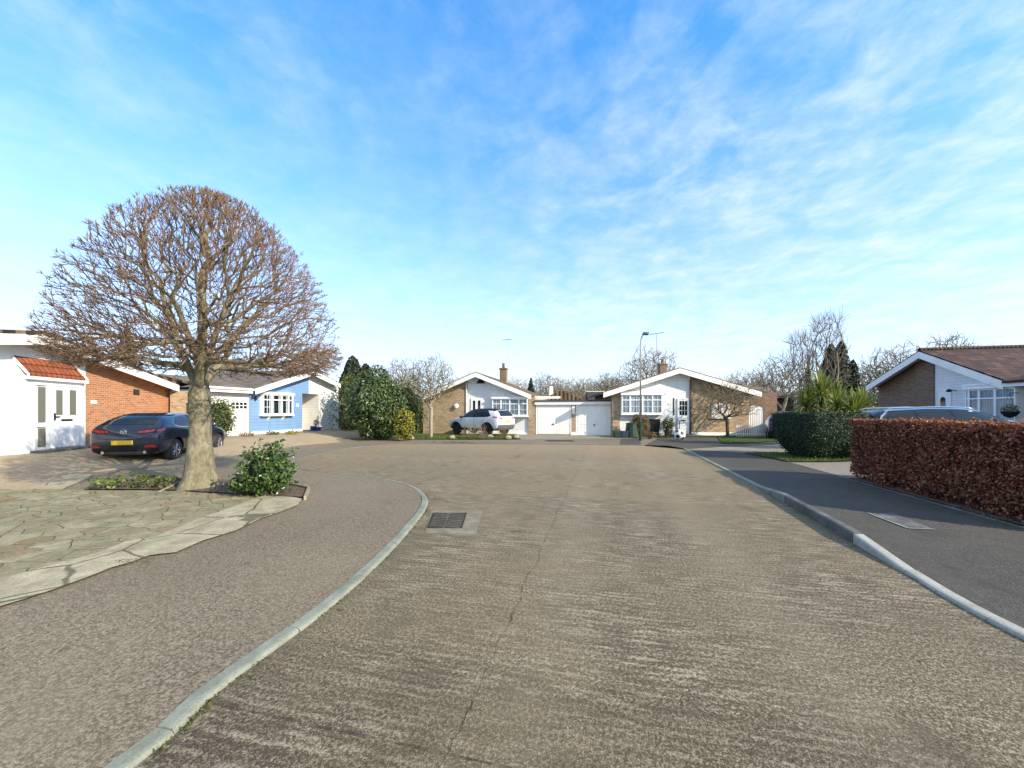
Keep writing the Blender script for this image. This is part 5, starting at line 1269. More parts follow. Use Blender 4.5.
def bush(name, label, x, y, z, rx, ry, rz, cz, n, size, mat, lump=.25, freq=1.7, seed=0, core=True, cat='shrub', asp=.5, shell=.35, jit=.45, stem=True, group=None):
    e = tag(empty(name, (x, y, z)), label, cat, group)
    mb = MB(); P, d = lumpy(n, rx, ry, rz, cz, lump, freq, shell, seed, .02); leaves(mb, P, size, d, .4, asp, jit); mb.build('foliage', M[mat], e)
    if core:
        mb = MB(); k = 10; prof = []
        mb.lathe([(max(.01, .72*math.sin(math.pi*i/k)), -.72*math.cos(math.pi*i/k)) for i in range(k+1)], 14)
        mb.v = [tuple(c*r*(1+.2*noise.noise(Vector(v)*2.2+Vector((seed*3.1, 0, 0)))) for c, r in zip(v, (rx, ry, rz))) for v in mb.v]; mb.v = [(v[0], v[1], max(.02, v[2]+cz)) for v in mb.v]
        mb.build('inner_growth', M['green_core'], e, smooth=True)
    if stem:
        mb = MB()
        for i in range(4): a = i*1.6+seed; mb.tube([(.08*math.cos(a), .08*math.sin(a), -.05), (.25*rx*math.cos(a), .25*ry*math.sin(a), cz*.8)], [.03, .015], 5)
        mb.build('stem', M['bark_dark'], e)
    return e

# corner bed: glossy shrub, low plants, edging
x, y = G(268, 494, .05)
bush('glossy_shrub', 'round glossy evergreen shrub at the tip of the corner bed', x, y, .04, .43, .43, .48, .44, 2300, .085, 'leaf_shrub', .55, 2.6, 3, shell=.6, jit=.6)
x, y = G(246, 494, .05)
bush('glossy_shrub', 'low dark tuft of evergreen leaves between the clipped tree trunk and the round shrub', x, y, .04, .28, .26, .2, .18, 420, .085, 'leaf_shrub', .3, 2.2, 4)
for i, (px, py, rx, rz, m_, lab) in enumerate(((106, 488, .30, .12, 'leaf_low', 'lime green low plant at the far left end of the corner bed'), (131, 487, .26, .17, 'leaf_olive', 'dark green low plant second from the left end of the corner bed'), (150, 487, .22, .15, 'leaf_olive', 'small low plant in the corner bed midway to the tree trunk'), (167, 487, .22, .13, 'leaf_olive', 'low leafy plant just left of the clipped tree trunk'))):
    x, y = G(px, py, .05); bush('low_plant', lab, x, y, .03, rx, .22, rz, rz*.8, 110, .085, m_, .35, 3, 5+i, core=False, cat='plant', stem=True)
mb = MB(); q = [G(284, 486), G(309, 491.5), G(305, 501.5)]
for a, b in zip(q, q[1:]):
    a, b = Vector((*a, 0)), Vector((*b, 0)); n = (b-a).normalized().cross(Vector((0, 0, 1)))*.02; k = len(mb.v)
    for z in (0, .10): mb.v += [(p.x, p.y, z) for p in (a-n, b-n, b+n, a+n)]
    mb.f += [(k, k+3, k+2, k+1), (k+4, k+5, k+6, k+7)]+[(k+i, k+(i+1) % 4, k+4+(i+1) % 4, k+4+i) for i in range(4)]
tag(mb.build('bed_edging', plain('grey_boards', (.27, .23, .17), .85, .25, 9, .4, 40)), 'thin weathered edging board round the tip of the corner bed', 'edging')
mb = MB(); a, b = Vector((*G(160, 494), 0)), Vector((*G(185, 483), 0))
mb.tube([a+Vector((0, 0, .05)), a.lerp(b, .6)+Vector((0, .03, .07)), b+Vector((0, 0, .06))], .02, 6); tag(mb.build('edging_board', M['bark_pale']), 'short pale log edging lying left of the tree trunk', 'edging')
# litter
mb = MB(); P = []
for i in range(900):
    px = random.uniform(150, 305); py = random.uniform(482, 498); P.append((*G(px, py), .05+random.random()*.02))
for i in range(160):
    k = random.choice(kl[20:]+kr[8:60]); P.append((k[0]+random.gauss(0, .12), k[1]+random.gauss(0, .12), .012+Hgt(*k)))
for i in range(250):
    l, a = 5.3+abs(random.gauss(0, .12))-.05, random.uniform(6, 10.4); p = road_xy(l, a); P.append((*p, zr(*p)+.03))
for i in range(50):
    p = road_xy(random.uniform(-2, 2.9), random.uniform(2.5, 18)); P.append((*p, .012))
leaves(mb, np.array(P), .034, np.tile((0, 0, 1.), (len(P), 1)), 0, .6, .2)
tag(mb.build('leaf_litter', M['leaf_dead']), kind='stuff')

# ---- copper beech hedge along the right pavement
def hedge_pts(n, L, W, H):
    P, D = np.zeros((n, 3)), np.zeros((n, 3)); A = [L*H*1.3, L*W, W*H, W*H, L*H*.3]; A = np.cumsum(A)/sum(A)
    for i in range(n):
        f = np.searchsorted(A, random.random()); u, v, d = random.random(), random.random(), abs(random.gauss(0, .045))
        lump = .10*noise.noise(Vector((u*L*1.3, v*2.0, f*7.0)))+.05*noise.noise(Vector((u*L*4, v*5, f*3.0)))
        if f == 0: p, q = (u*L, d+lump, v*H), (0, -1, .1)
        elif f == 1: p, q = (u*L, v*W, H-d+lump*.5), (0, 0, 1)
        elif f == 2: p, q = (d, v*W, u*H), (-1, 0, 0)
        elif f == 3: p, q = (L-d, v*W, u*H), (1, 0, 0)
        else: p, q = (u*L, W-d, v*H), (0, 1, 0)
        P[i] = p; D[i] = q
    return P, D
p0 = Vector(road_xy(5.46, 10.45)); HL = 4.3
e = tag(empty('beech_hedge', (p0.x, p0.y, .08), -RA-math.pi/2), 'clipped copper beech hedge with dry red brown leaves along the right pavement', 'hedge')
mb = MB(); P, D = hedge_pts(36000, HL, 1.0, 1.31); P[:, 2] += .03; sh = rng.random(len(P)) < .02; P[sh, 2] += np.where(P[sh, 2] > 1.2, rng.uniform(.0, .07, sh.sum()), 0)
keep = ~((P[:, 2] < .16) & (rng.random(len(P)) < .55)); leaves(mb, P[keep], .049, D[keep], .2, .62, .7); mb.build('foliage', M['leaf_beech'], e)
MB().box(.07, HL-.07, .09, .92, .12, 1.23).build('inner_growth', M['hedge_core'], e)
mb = MB()
for i in range(60): x, y = random.uniform(.1, HL-.1), random.uniform(.12, .6); mb.tube([(x, y, -.1), (x+random.uniform(-.1, .1), y+random.uniform(-.05, .05), .3)], [.016, .01], 5)
mb.build('stem', M['bark_dark'], e)

# ---- clipped box hedge block, barrel shaped
D0 = 12.6; x0 = (818-CX)/FPX*D0
e = tag(empty('box_hedge', (x0, D0, .14)), 'dark green clipped box bush with a flat top and bulging sides, beside the pale drive', 'hedge')
n = 9000; P, D = np.zeros((n, 3)), np.zeros((n, 3)); H_ = 1.42
for i in range(n):
    if random.random() < .25:
        a, r = random.uniform(0, 6.283), random.random()**.5; P[i] = (1.13*r*math.cos(a), 1.0*r*math.sin(a), H_-abs(random.gauss(0, .02))); D[i] = (0, 0, 1)
        m = max(abs(math.cos(a)), abs(math.sin(a)))**.8; P[i][0] *= .9/m; P[i][1] *= .9/m
    else:
        a = random.uniform(0, 6.283); v = random.random(); k = (.62+.42*math.sin(min(1, v/.62)*math.pi/2)-.03*max(0, v-.62))*(1-abs(random.gauss(0, .02))); m = max(abs(math.cos(a)), abs(math.sin(a)))**.8
        P[i] = (1.0*k*math.cos(a)/m, .98*k*math.sin(a)/m, v*H_); D[i] = (math.cos(a), math.sin(a), -.3 if v < .5 else 0)
mb = MB(); leaves(mb, P, .055, D, .2, .6, .4); mb.build('foliage', M['leaf_box'], e)
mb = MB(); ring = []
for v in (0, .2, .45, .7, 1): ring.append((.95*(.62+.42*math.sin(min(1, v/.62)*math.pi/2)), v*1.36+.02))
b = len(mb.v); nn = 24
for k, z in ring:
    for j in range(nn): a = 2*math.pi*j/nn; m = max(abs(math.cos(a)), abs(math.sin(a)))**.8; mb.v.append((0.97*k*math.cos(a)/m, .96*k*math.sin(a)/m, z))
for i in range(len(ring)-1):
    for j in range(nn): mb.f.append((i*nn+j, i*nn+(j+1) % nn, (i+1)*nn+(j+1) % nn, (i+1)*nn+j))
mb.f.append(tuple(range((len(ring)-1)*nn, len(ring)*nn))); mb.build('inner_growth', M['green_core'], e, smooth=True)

# ---- sword-leaved palms behind it
def sword_palm(name, label, x, y, z, hts, L, n, seed):
    e = tag(empty(name, (x, y, z)), label, 'palm'); tr, lf = MB(), MB(); r = random.Random(seed)
    for (dx, dy, h, s) in hts:
        tr.tube([(dx*.3, dy*.3, -.1), (dx*.7, dy*.7, h*.5), (dx, dy, h)], [.09, .07, .06], 8)
        for i in range(n):
            a = r.uniform(0, 6.283); el = r.uniform(-.35, 1.5); LL = L*s*r.uniform(.75, 1.1); d = Vector((math.cos(a)*math.cos(el), math.sin(a)*math.cos(el), math.sin(el)))
            w = Vector((-math.sin(a), math.cos(a), 0))*.026; p = Vector((dx, dy, h)); b = len(lf.v); k = 5
            for j in range(k+1):
                t = j/k; q = p+d*LL*t+Vector((0, 0, -1))*LL*.38*t*t*math.cos(el); ww = w*(1-t**2.2)*(.6+.8*min(1, t*3)); lf.v += [tuple(q-ww), tuple(q+ww)]
            for j in range(k): lf.f.append((b+2*j, b+2*j+1, b+2*j+3, b+2*j+2))
    tr.build('trunk', M['bark_dark'], e, smooth=True); lf.build('crown', M['leaf_lime'], e); return e
D_ = 16.5
sword_palm('sword_leaved_palm', 'yellow green sword leaved palm rising behind the middle of the dark box hedge', (822-CX)/FPX*D_, D_, .2, [(0, 0, 2.0, 1), (-.5, .2, 1.6, .95), (.5, -.1, 1.75, .95), (.2, .3, 2.3, .8)], 1.2, 150, 1)
D_ = 14.6
sword_palm('sword_leaved_palm', 'low spiky palm between the box hedge and the dark estate car', (855-CX)/FPX*D_, D_, .2, [(0, 0, 1.3, 1), (.45, .2, 1.5, .9), (-.4, .3, 1.5, .8)], 1.05, 150, 2)

# ---- big evergreens on the left
x, y, z = (376-CX)/FPX*21.3, 21.3, .1
bush('laurel_bush', 'huge dense dark laurel bush beside the cream clad wall', x, y, z, 1.6, 1.55, 1.9, 1.8, 9000, .16, 'leaf_laurel', .30, 1.9, 11, shell=.32)
x = (404.5-CX)/FPX*20.6
bush('golden_shrub', 'yellow leaved shrub at the right foot of the huge laurel bush', x, 20.6, .08, .55, .5, .85, .8, 1100, .12, 'leaf_yellow', .35, 2.2, 12)
x = (355-CX)/FPX*25
bush('olive_bush', 'yellow green tall bush rising behind the cream clad wall of the blue house', x, 25.5, .1, 1.6, 1.5, 2.2, 1.9, 3200, .16, 'leaf_olive', .3, 1.8, 13)
x = (405-CX)/FPX*25
bush('olive_bush', 'olive coloured bush behind the right shoulder of the laurel', x, 25, .1, 1.3, 1.2, 1.9, 1.6, 2200, .16, 'leaf_olive', .3, 1.8, 14)
x, y = (219-CX)/FPX*18.2, 18.2
bush('variegated_bush', 'upright light green bush before the white garage door, behind the tree trunk', x, y, .28, .72, .6, 1.0, .98, 2200, .10, 'leaf_olive', .22, 2.2, 15)
for i, (px, py, m_, lab) in enumerate(((247, 437.5, 'leaf_brown', 'small brownish plant at the left foot of the blue wall'), (272, 436, 'leaf_olive', 'small green plant under the bow window of the blue house'), (292, 435.5, 'leaf_yellow', 'yellow low plant at the right foot of the blue wall'))):
    p = G(px, py, .3); bush('low_plant', lab, p[0], p[1], .28, .36, .25, .17, .14, 220, .08, m_, .35, 3, 20+i, core=False, cat='plant')
p = G(396, 420, .1)
mb = MB(); P, d = lumpy(160, .14, .14, .2, .55, .3, 2, .4, 3); leaves(mb, P, .07, d); mb.build('dry_plant', M['leaf_brown'], PLANTER)
mb = MB(); P, d = lumpy(260, .26, .24, .2, HBZ+.12, .35, 2, .5, 8); leaves(mb, P, .07, d); mb.build('foliage', M['leaf_olive'], HBE)
# shrubs by the far right bungalow
p = G(642, 437.3, .06); bush('rounded_shrub', 'rounded golden brown conifer shrub beside the green compost bin', p[0], p[1]+.35, .05, .62, .5, .75, .66, 2200, .09, 'leaf_brown', .14, 2.2, 31)
p = G(668, 436.5, .06); e = bush('potted_plant', 'potted leafy plant between the black bin and the front door', p[0], p[1], .06, .34, .3, .36, .78, 420, .12, 'leaf_olive', .35, 2.4, 32, core=False, cat='plant')
MB().lathe([(.17, 0), (.24, .34), (.26, .4), (.2, .4)], 14).build('pot', M['pipe'], e)
p = G(650, 438.2, .06); bush('dry_plant', 'dry straw coloured plant at the foot of the street lamp', p[0], p[1], .05, .4, .3, .2, .2, 300, .09, 'leaf_brown', .4, 3, 33, core=False, cat='plant')

# ---- conifers
def conifer(name, label, x, y, z, H, r, n, size, mat, top=.5, seed=0, multi=None):
    e = tag(empty(name, (x, y, z)), label, 'tree'); P, D = np.zeros((n, 3)), np.zeros((n, 3)); cols = multi or [(0, 0, 1, 1)]
    for i in range(n):
        cx, cy, hs, rs = cols[i % len(cols)]; v = random.random()**.85; a = random.uniform(0, 6.283)
        k = r*rs*(min(1, v*5+.55))*((1-v**(1/top)) if not multi else (1-v**4)**.6)*(1+.28*noise.noise(Vector((math.cos(a)*1.3, math.sin(a)*1.3, v*H*hs*.7+seed))))*(1-.35*random.random()**2)
        P[i] = (cx+k*math.cos(a), cy+k*math.sin(a), .1+v*H*hs); D[i] = (math.cos(a), math.sin(a), .5)
    mb = MB(); leaves(mb, P, size, D, 1.5, .5, .5); mb.build('crown', M[mat], e)
    mb = MB(); tr = MB()
    for cx, cy, hs, rs in cols:
        tr.tube([(cx, cy, -.2), (cx, cy, H*hs*.9)], [.14, .02], 6)
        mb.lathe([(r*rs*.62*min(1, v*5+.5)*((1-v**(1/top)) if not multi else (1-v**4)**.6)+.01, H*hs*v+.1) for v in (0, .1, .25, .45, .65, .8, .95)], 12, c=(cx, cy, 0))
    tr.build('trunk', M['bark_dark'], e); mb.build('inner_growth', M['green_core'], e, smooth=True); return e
D_ = 31
conifer('cypress', 'broad dark cypress of several columns standing behind the palms', (838-CX)/FPX*D_, D_, .1, 6.9, .8, 8000, .24, 'leaf_conifer', .34, 5, [(-.55, 0, .97, .8), (.5, .3, .93, .8), (1.0, -.2, .78, .6), (-.1, -.4, .99, .8), (-.95, .1, .8, .5)])
D_ = 33
conifer('cypress', 'slim dark cypress left of the broad one, among bare branches', (808-CX)/FPX*D_, D_, .1, 5.6, .5, 1500, .22, 'leaf_conifer', .6, 6)
D_ = 30
conifer('pine_tree', 'dark green tree top peeping above the laurel bush', (357-CX)/FPX*D_, D_, 0, 5.7, 1.0, 4200, .26, 'leaf_conifer', .5, 7, [(-.35, 0, 1.0, .9), (.6, .2, .9, .8), (-.9, .1, .8, .7)])
D_ = 27
conifer('conifer_tree', 'olive conifer behind the orange brick bungalow, seen through the clipped crown', (127-CX)/FPX*D_, D_, 0, 7.3, 1.5, 2600, .26, 'leaf_conifer_b', .6, 8)
D_ = 75
conifer('pine_tree', 'tiny dark pointed conifer far off above the left garage', (531-CX)/FPX*D_, D_, 0, 7.8, 1.7, 500, .5, 'leaf_conifer', .7, 9)

# ---- bare trees
def bare_proto(seed, H, r, zc, N, style='round', bf=.3, tip=.012, rmax=.2, twl=.35, ntw=3, trunk=None):
    rs = random.Random(seed); g = np.random.default_rng(seed); pts = []
    zb = trunk or H*.25
    while len(pts) < N:
        if style == 'round':
            v = g.normal(0, 1, 3); v /= np.linalg.norm(v); k = rs.random()**.4; p = (v[0]*r*k, v[1]*r*k, zc+v[2]*(H-zc)*k)
            k2 = 1+.3*noise.noise(Vector(v)*1.6+Vector((seed, 0, 0))); p = (p[0]*k2, p[1]*k2, zc+(p[2]-zc)*k2)
            if p[2] < zb: continue
        elif style == 'upright':
            z = rs.uniform(zb, H); k = rs.random()**.5; a = rs.uniform(0, 6.283); rr = r*k*min(1, (z-zb)/(H*.25)+.25)*(1-.55*max(0, (z-zb)/(H-zb)-.5)); p = (rr*math.cos(a), rr*math.sin(a), z)
        pts.append(p)
    pts = np.array(pts); pts = pts[np.argsort(np.linalg.norm(pts-np.array((0, 0, zb)), axis=1))]
    start = [((0, 0, -.2), -1), ((0, 0, zb*.5), 0), ((.05*rs.uniform(-1, 1), 0, zb), 1)]
    P, par = skeleton(start, pts, bf, 2 if style != 'upright' else 1); P[3:] += g.normal(0, .03*r/2, (len(P)-3, 3))
    def tips(mb, p, q, leaf):
        gg = np.array(p)-np.array(q); gg /= np.linalg.norm(gg)+1e-6
        for _ in range(ntw if leaf else 1):
            v = gg*.7+g.normal(0, .45, 3)+np.array((0, 0, .25 if style == 'round' else .6)); v /= np.linalg.norm(v); L = twl*rs.uniform(.5, 1.2)
            mb.tube([p, np.array(p)+v*L*.5+g.normal(0, L*.06, 3), np.array(p)+v*L], [tip*.85, tip*.7, tip*.4], 3, cap=False)
    return tree_meshes(P, par, tip, .42, rmax, tip*2.6, tips)
def place_tree(meshes, name, label, x, y, z, mats, scale=1, rz=0, group=None, sz=None):
    e = tag(empty(name, (x, y, z), rz), label, 'tree', group); e.scale = (scale, scale, sz or scale)
    me_t, me_f = meshes
    obj('trunk', me_t, M[mats[0]], e); obj('crown', me_f, M[mats[1]], e); return e
def to_me(tf):
    out = []
    for mb, nm in zip(tf, ('trunk', 'crown')):
        me = bpy.data.meshes.new(nm); me.from_pydata(mb.v, [], mb.f); me.update(); out.append(me)
    return out
def px_tree(meshes, H, px, ytop, D, label, mats, rz=0, z=0, name='bare_tree', wid=None, group=None, wide=1.0):
    s = (EYE+(HY-ytop)/FPX*D-z)/H; e = place_tree(meshes, name, label, (px-CX)/FPX*D, D, z, mats, s*wide, rz, group, s); return e
# small trees near
t1 = to_me(bare_proto(3, 4.8, 1.55, 3.35, 900, 'round', .28, .009, .10, .28, 3, 1.7))
px_tree(t1, 4.8, 431, 357, 22.6, 'small twiggy olive tree on the grass before the far left bungalow', ('bark_pale', 'twig_dkolive'), z=.08, name='small_tree')
t2 = to_me(bare_proto(5, 3.0, 1.65, 1.95, 700, 'round', .3, .008, .085, .26, 3, .95))
px_tree(t2, 3.0, 727.5, 381, 22.6, 'small spreading leafless tree in front of the blank white window', ('bark_dark', 'twig_brown'), z=.06, name='small_tree')
# pollards
t3 = to_me(bare_proto(8, 8, 1.6, 4, 420, 'upright', .5, .016, .12, .9, 3, 1.6))
px_tree(t3, 8, 826, 320, 30, 'tall upright pale bare tree in front of the broad dark cypress', ('bark_pale', 'twig_pale'), .4, z=.1, wide=.8)
px_tree(t3, 8, 800, 336, 32, 'upright pale bare tree left of the slim cypress', ('bark_pale', 'twig_pale'), 2.4, z=.1, wide=.7)
t4 = to_me(bare_proto(9, 6, 2.2, 4.0, 380, 'round', .32, .016, .16, .5, 3, 1.6))
px_tree(t4, 6, 783, 353, 31, 'pale forked bare tree with crooked limbs beyond the arched gate', ('bark_pale', 'twig_pale'), .9, z=.1)
t5 = to_me(bare_proto(12, 10, 4.2, 6.2, 900, 'round', .3, .026, .28, .8, 3, 2.2))
t6 = to_me(bare_proto(15, 10, 4.8, 6.0, 900, 'round', .24, .026, .28, .8, 3, 1.8))
t7 = to_me(bare_proto(18, 10, 3.4, 6.2, 800, 'round', .35, .026, .26, .8, 3, 2.0))
for (tm, px, yt, D, mats, rz, lab) in (
    (t5, 650, 350, 48, ('bark_pale', 'twig_brown'), .3, 'pale bare tree crown showing above the chimney of the right far bungalow'),
    (t6, 745, 371, 62, ('bark_pale', 'twig_brown'), 1.1, 'bare tree behind the right slope of the half brick bungalow'),
    (t7, 765, 372, 58, ('bark_pale', 'twig_brown'), 2.0, 'brownish bare tree left of the pale forked one'),
    (t6, 720, 379, 70, ('bark_pale', 'twig_olive'), 3.0, 'low olive bare tree just over the ridge of the half brick bungalow'),
    (t5, 895, 347, 60, ('bark_pale', 'twig_pale'), 1.9, 'wide pale bare tree behind the left slope of the dark red roof'),
    (t6, 868, 364, 60, ('bark_pale', 'twig_brown'), .7, 'brown bare tree between the cypress and the dark red roof'),
    (t7, 948, 336, 52, ('bark_pale', 'twig_pale'), 2.6, 'pale twig tops poking above the dark red roof ridge'),
    (t7, 402, 359, 44, ('bark_pale', 'twig_brown'), 1.3, 'grey bare tree behind the small olive tree'),
    (t5, 545, 374, 85, ('bark_pale', 'twig_pale'), .5, 'far round bare tree above the left garage door'),
    (t6, 515, 377, 90, ('bark_pale', 'twig_pale'), 2.2, 'far bare tree just right of the far left chimney'),
    (t6, 578, 377, 66, ('bark_dark', 'twig_brown'), 1.5, 'red brown bushy tree above the gap between the garages'),
    (t7, 606, 373, 80, ('bark_pale', 'twig_pale'), 2.9, 'slender bare tree above the dark slate roof'),
    (t5, 620, 374, 84, ('bark_pale', 'twig_olive'), 1.1, 'greenish bare tree left of the street lamp top'),
    (t7, 560, 378, 95, ('bark_dark', 'twig_pale'), .2, 'thin far tree behind the red brown bushy one'),
    (t6, 592, 379, 92, ('bark_pale', 'twig_pale'), 2.5, 'hazy far tree right of the red brown bushy one'),
    (t5, 695, 376, 88, ('bark_pale', 'twig_brown'), 2.0, 'far brown tree top beside the apex of the half brick bungalow'),
    (t6, 470, 374, 60, ('bark_pale', 'twig_pale'), .9, 'bare tree hidden behind the apex of the far left bungalow'),
    (t5, 990, 350, 60, ('bark_pale', 'twig_pale'), .9, 'bare tree mostly hidden by the dark red roof'),
    (t6, 290, 362, 50, ('bark_pale', 'twig_brown'), .4, 'brown bare tree behind the blue house roof'),
    (t5, 215, 352, 55, ('bark_pale', 'twig_brown'), 1.4, 'bare tree far behind the white garage, seen through the clipped crown'),
    (t7, 60, 345, 50, ('bark_pale', 'twig_brown'), 1.9, 'bare tree behind the orange brick bungalow roof'),):
    px_tree(tm, 10, px, yt, D, lab, mats, rz)
# a far wood closing the view
mb = MB(); fl = []
for i in range(220):
    a = random.uniform(-.95, .95); D = random.uniform(110, 170); px = a; x = D*math.tan(a) if abs(a) < 1.2 else 0
    h = random.uniform(6.0, 9.5)*D/125; fl.append((x, D, h))
V = []
for (x, D, h) in fl:
    n = 230; d = rng.normal(0, 1, (n, 3)); d /= np.linalg.norm(d, axis=1)[:, None]; k = rng.random(n)**.35
    q = np.stack([x+d[:, 0]*k*h*.55, D+d[:, 1]*k*h*.4, h*.52+d[:, 2]*k*h*.48], 1); V.append(q)
V = np.concatenate(V); leaves(mb, V, 1.0, None, 2.5, .22)
M['wood_far'] = leafmat('far_wood', [(.10, .085, .06), (.16, .14, .10), (.21, .185, .135), (.12, .125, .06)], .9, 0, .1)
tag(mb.build('distant_wood', M['wood_far']), kind='stuff')
# scrub between the houses and the wood
mb = MB(); V = []
for i in range(90):
    x = random.uniform(-60, 70); D = random.uniform(44, 75); h = random.uniform(1.6, 3.0); n = 200
    d = rng.normal(0, 1, (n, 3)); d /= np.linalg.norm(d, axis=1)[:, None]; V.append(np.stack([x+d[:, 0]*h*.9, D+d[:, 1]*h*.9, h*.6+d[:, 2]*h*.6], 1))
leaves(mb, np.concatenate(V), .5, None, 1, .35)
tag(mb.build('undergrowth', leafmat('scrub', [(.05, .045, .022), (.10, .085, .04), (.07, .075, .028)], .9, 0, .1)), kind='stuff')
# dry border plants in front of the white car
for i, (px, lab) in enumerate(((470, 'dry brown twiggy plant before the middle of the white crossover'), (481, 'dry pale stems before the rear door of the white crossover'), (503, 'dry plant by the rear bumper of the white crossover'))):
    tm = to_me(bare_proto(40+i, 1.0, .45, .5, 90, 'round', .5, .008, .02, .3, 3, .08)); p = G(px, 438.5, .08)
    place_tree(tm, 'dry_plant', lab, p[0], p[1], .05, ('twig_brown', ('twig_brown', 'twig_brown', 'leaf_brown')[i]), (.8, .75, .6)[i]).__setitem__('category', 'plant')
mb = MB()
for i, px in enumerate((411, 452, 490, 508, 516)):
    p = G(px, 438+random.uniform(-.5, 1), .08); o = MB().lathe([(.01, -.1), (.17, -.04), (.2, .05), (.1, .13), (.01, .15)], 9)
    o.v = [(v[0]*(1+.3*noise.noise(Vector(v)*6+Vector((i*5, 0, 0)))), v[1]*.8, v[2]) for v in o.v]
    lab = ('pale stone on the grass right of the laurel bush', 'pale stone under the front wheel of the white crossover', 'pale stone beside the dry plants before the white crossover', 'pale stone by the rear bumper of the white crossover', 'pale stone nearest the left garage at the end of the grass')[i]
    tag(o.build('stone', M['haunch'], None, True, loc=(p[0], p[1], .12)), lab, 'stone', 'stones along the grass verge')
# dark gate left of the far left bungalow
f = F3; e = tag(empty('side_gate', (*f.world(f.X(413), .6), .05), f.th), 'dark plank side gate left of the buff brick flank of the far left bungalow', 'gate')
w = f.X(423.5)-f.X(413); zt = f.Z(418, 401); MB().box(0, w, 0, .05, 0, zt).build('planks', M['wood'], e); MB().box(-.12, -.005, -.04, .1, 0, zt+.1).build('post', M['wood'], e)

# grass blades
def grass(polys, n, zf, s=.06):
    P = []; tris = []
    for poly in polys:
        bm = poly_grid(poly, 1.0); bmesh.ops.triangulate(bm, faces=bm.faces[:])
        for f in bm.faces: tris.append(([v.co.copy() for v in f.verts], f.calc_area()))
        bm.free()
    A = np.cumsum([t[1] for t in tris]); 
    for i in range(n):
        t = tris[int(np.searchsorted(A, random.random()*A[-1]))][0]; a, b = random.random(), random.random()
        if a+b > 1: a, b = 1-a, 1-b
        p = t[0]+(t[1]-t[0])*a+(t[2]-t[0])*b; P.append((p.x, p.y, zf(p.x, p.y)+.03+s*.35))
    mb = MB(); leaves(mb, np.array(P), s, None, 3.0, .18); return mb
g1 = grass([[G(372, 438.5), G(415, 440), G(470, 440.3), G(521, 440), (-.2, 25), (-6, 25)], [G(655, 438), G(718, 438.5), G(722, 445.5), G(792, 444.5), (16, 24), (7.8, 24)]], 16000, zl, .11)
mb2 = grass([[road_xy(5.35, 13.15), road_xy(4.9, 15.6), road_xy(9, 16.3), road_xy(12, 14.25), road_xy(6.6, 13.4)]], 5000, zr, .08)
g1.add(mb2.v, mb2.f)
tag(g1.build('grass', M['grass']), kind='stuff')
# moss and weeds in the kerb gaps and along the bed
mb = MB(); P = []
for k in kl[8:]:
    if random.random() < .8:
        for i in range(int(14*max(0, noise.noise(Vector((k[0]*2, k[1]*2, 0)))+.35))): P.append((k[0]+random.gauss(.015, .014), k[1]+random.gauss(0, .04), .004+random.random()*.006))
for i in range(200): P.append((*G(random.uniform(115, 150), random.uniform(563, 569)), .05)) if random.random() < .25 else None
leaves(mb, np.array(P), .02, np.tile((0, 0, 1.), (len(P), 1)), 0, .7, .5)
tag(mb.build('moss', leafmat('moss', [(.05, .06, .015), (.09, .10, .025), (.13, .12, .04)], .9, 0, .1)), kind='stuff')
# ---------------------------------------------------------------- camera, light, sky
cam = bpy.data.cameras.new('camera'); co = bpy.data.objects.new('camera', cam); COL.objects.link(co)
co.location = (0, 0, EYE); co.rotation_euler = (math.pi/2, 0, 0)
cam.sensor_width = 36; cam.sensor_fit = 'HORIZONTAL'; cam.lens = 36*FPX/1024; cam.shift_y = (HY-384)/1024; cam.clip_end = 6000; cam.clip_start = .05
SC.camera = co
SUN_EL, SUN_AZ = R(27), Vector((.83, -.557, 0)).normalized()
sun = bpy.data.lights.new('sun', 'SUN'); so = bpy.data.objects.new('sun', sun); COL.objects.link(so)
d = Vector((SUN_AZ.x*math.cos(SUN_EL), SUN_AZ.y*math.cos(SUN_EL), math.sin(SUN_EL)))
so.rotation_euler = d.to_track_quat('Z', 'Y').to_euler(); so.location = d*50
sun.energy = 4.9; sun.angle = R(.53); sun.color = (1.0, .87, .69)
W = bpy.data.worlds.new('World'); SC.world = W; W.use_nodes = True; nt = W.node_tree
bg = nt.nodes['Background']
sky = nt.nodes.new('ShaderNodeTexSky'); sky.sky_type = 'NISHITA'; sky.sun_disc = False
sky.sun_elevation = SUN_EL; sky.sun_rotation = math.atan2(SUN_AZ.x, SUN_AZ.y); sky.air_density = 1.0; sky.dust_density = .4; sky.ozone_density = 2.2; sky.altitude = 50
tc = nt.nodes.new('ShaderNodeTexCoord')
def N(typ, **k):
    n = nt.nodes.new(typ)
    for a, v in k.items(): setattr(n, a, v)
    return n
def Mth(op, a, b=None, cl=False):
    n = N('ShaderNodeMath', operation=op, use_clamp=cl)
    for i, v in enumerate((a, b)):
        if v is None: continue
        if hasattr(v, 'is_linked'): nt.links.new(v, n.inputs[i])
        else: n.inputs[i].default_value = v
    return n.outputs[0]
sp = N('ShaderNodeSeparateXYZ'); nt.links.new(tc.outputs['Generated'], sp.inputs[0])
zc = Mth('MAXIMUM', Mth('ADD', sp.outputs[2], .10), .03)
cb = N('ShaderNodeCombineXYZ'); nt.links.new(Mth('DIVIDE', sp.outputs[0], zc), cb.inputs[0]); nt.links.new(Mth('DIVIDE', sp.outputs[1], zc), cb.inputs[1])
mp = N('ShaderNodeMapping'); mp.inputs['Rotation'].default_value = (0, 0, R(28)); mp.inputs['Scale'].default_value = (1.15, 1.1, 1); mp.inputs['Location'].default_value = (3.3, 1.1, 0)
nt.links.new(cb.outputs[0], mp.inputs[0])
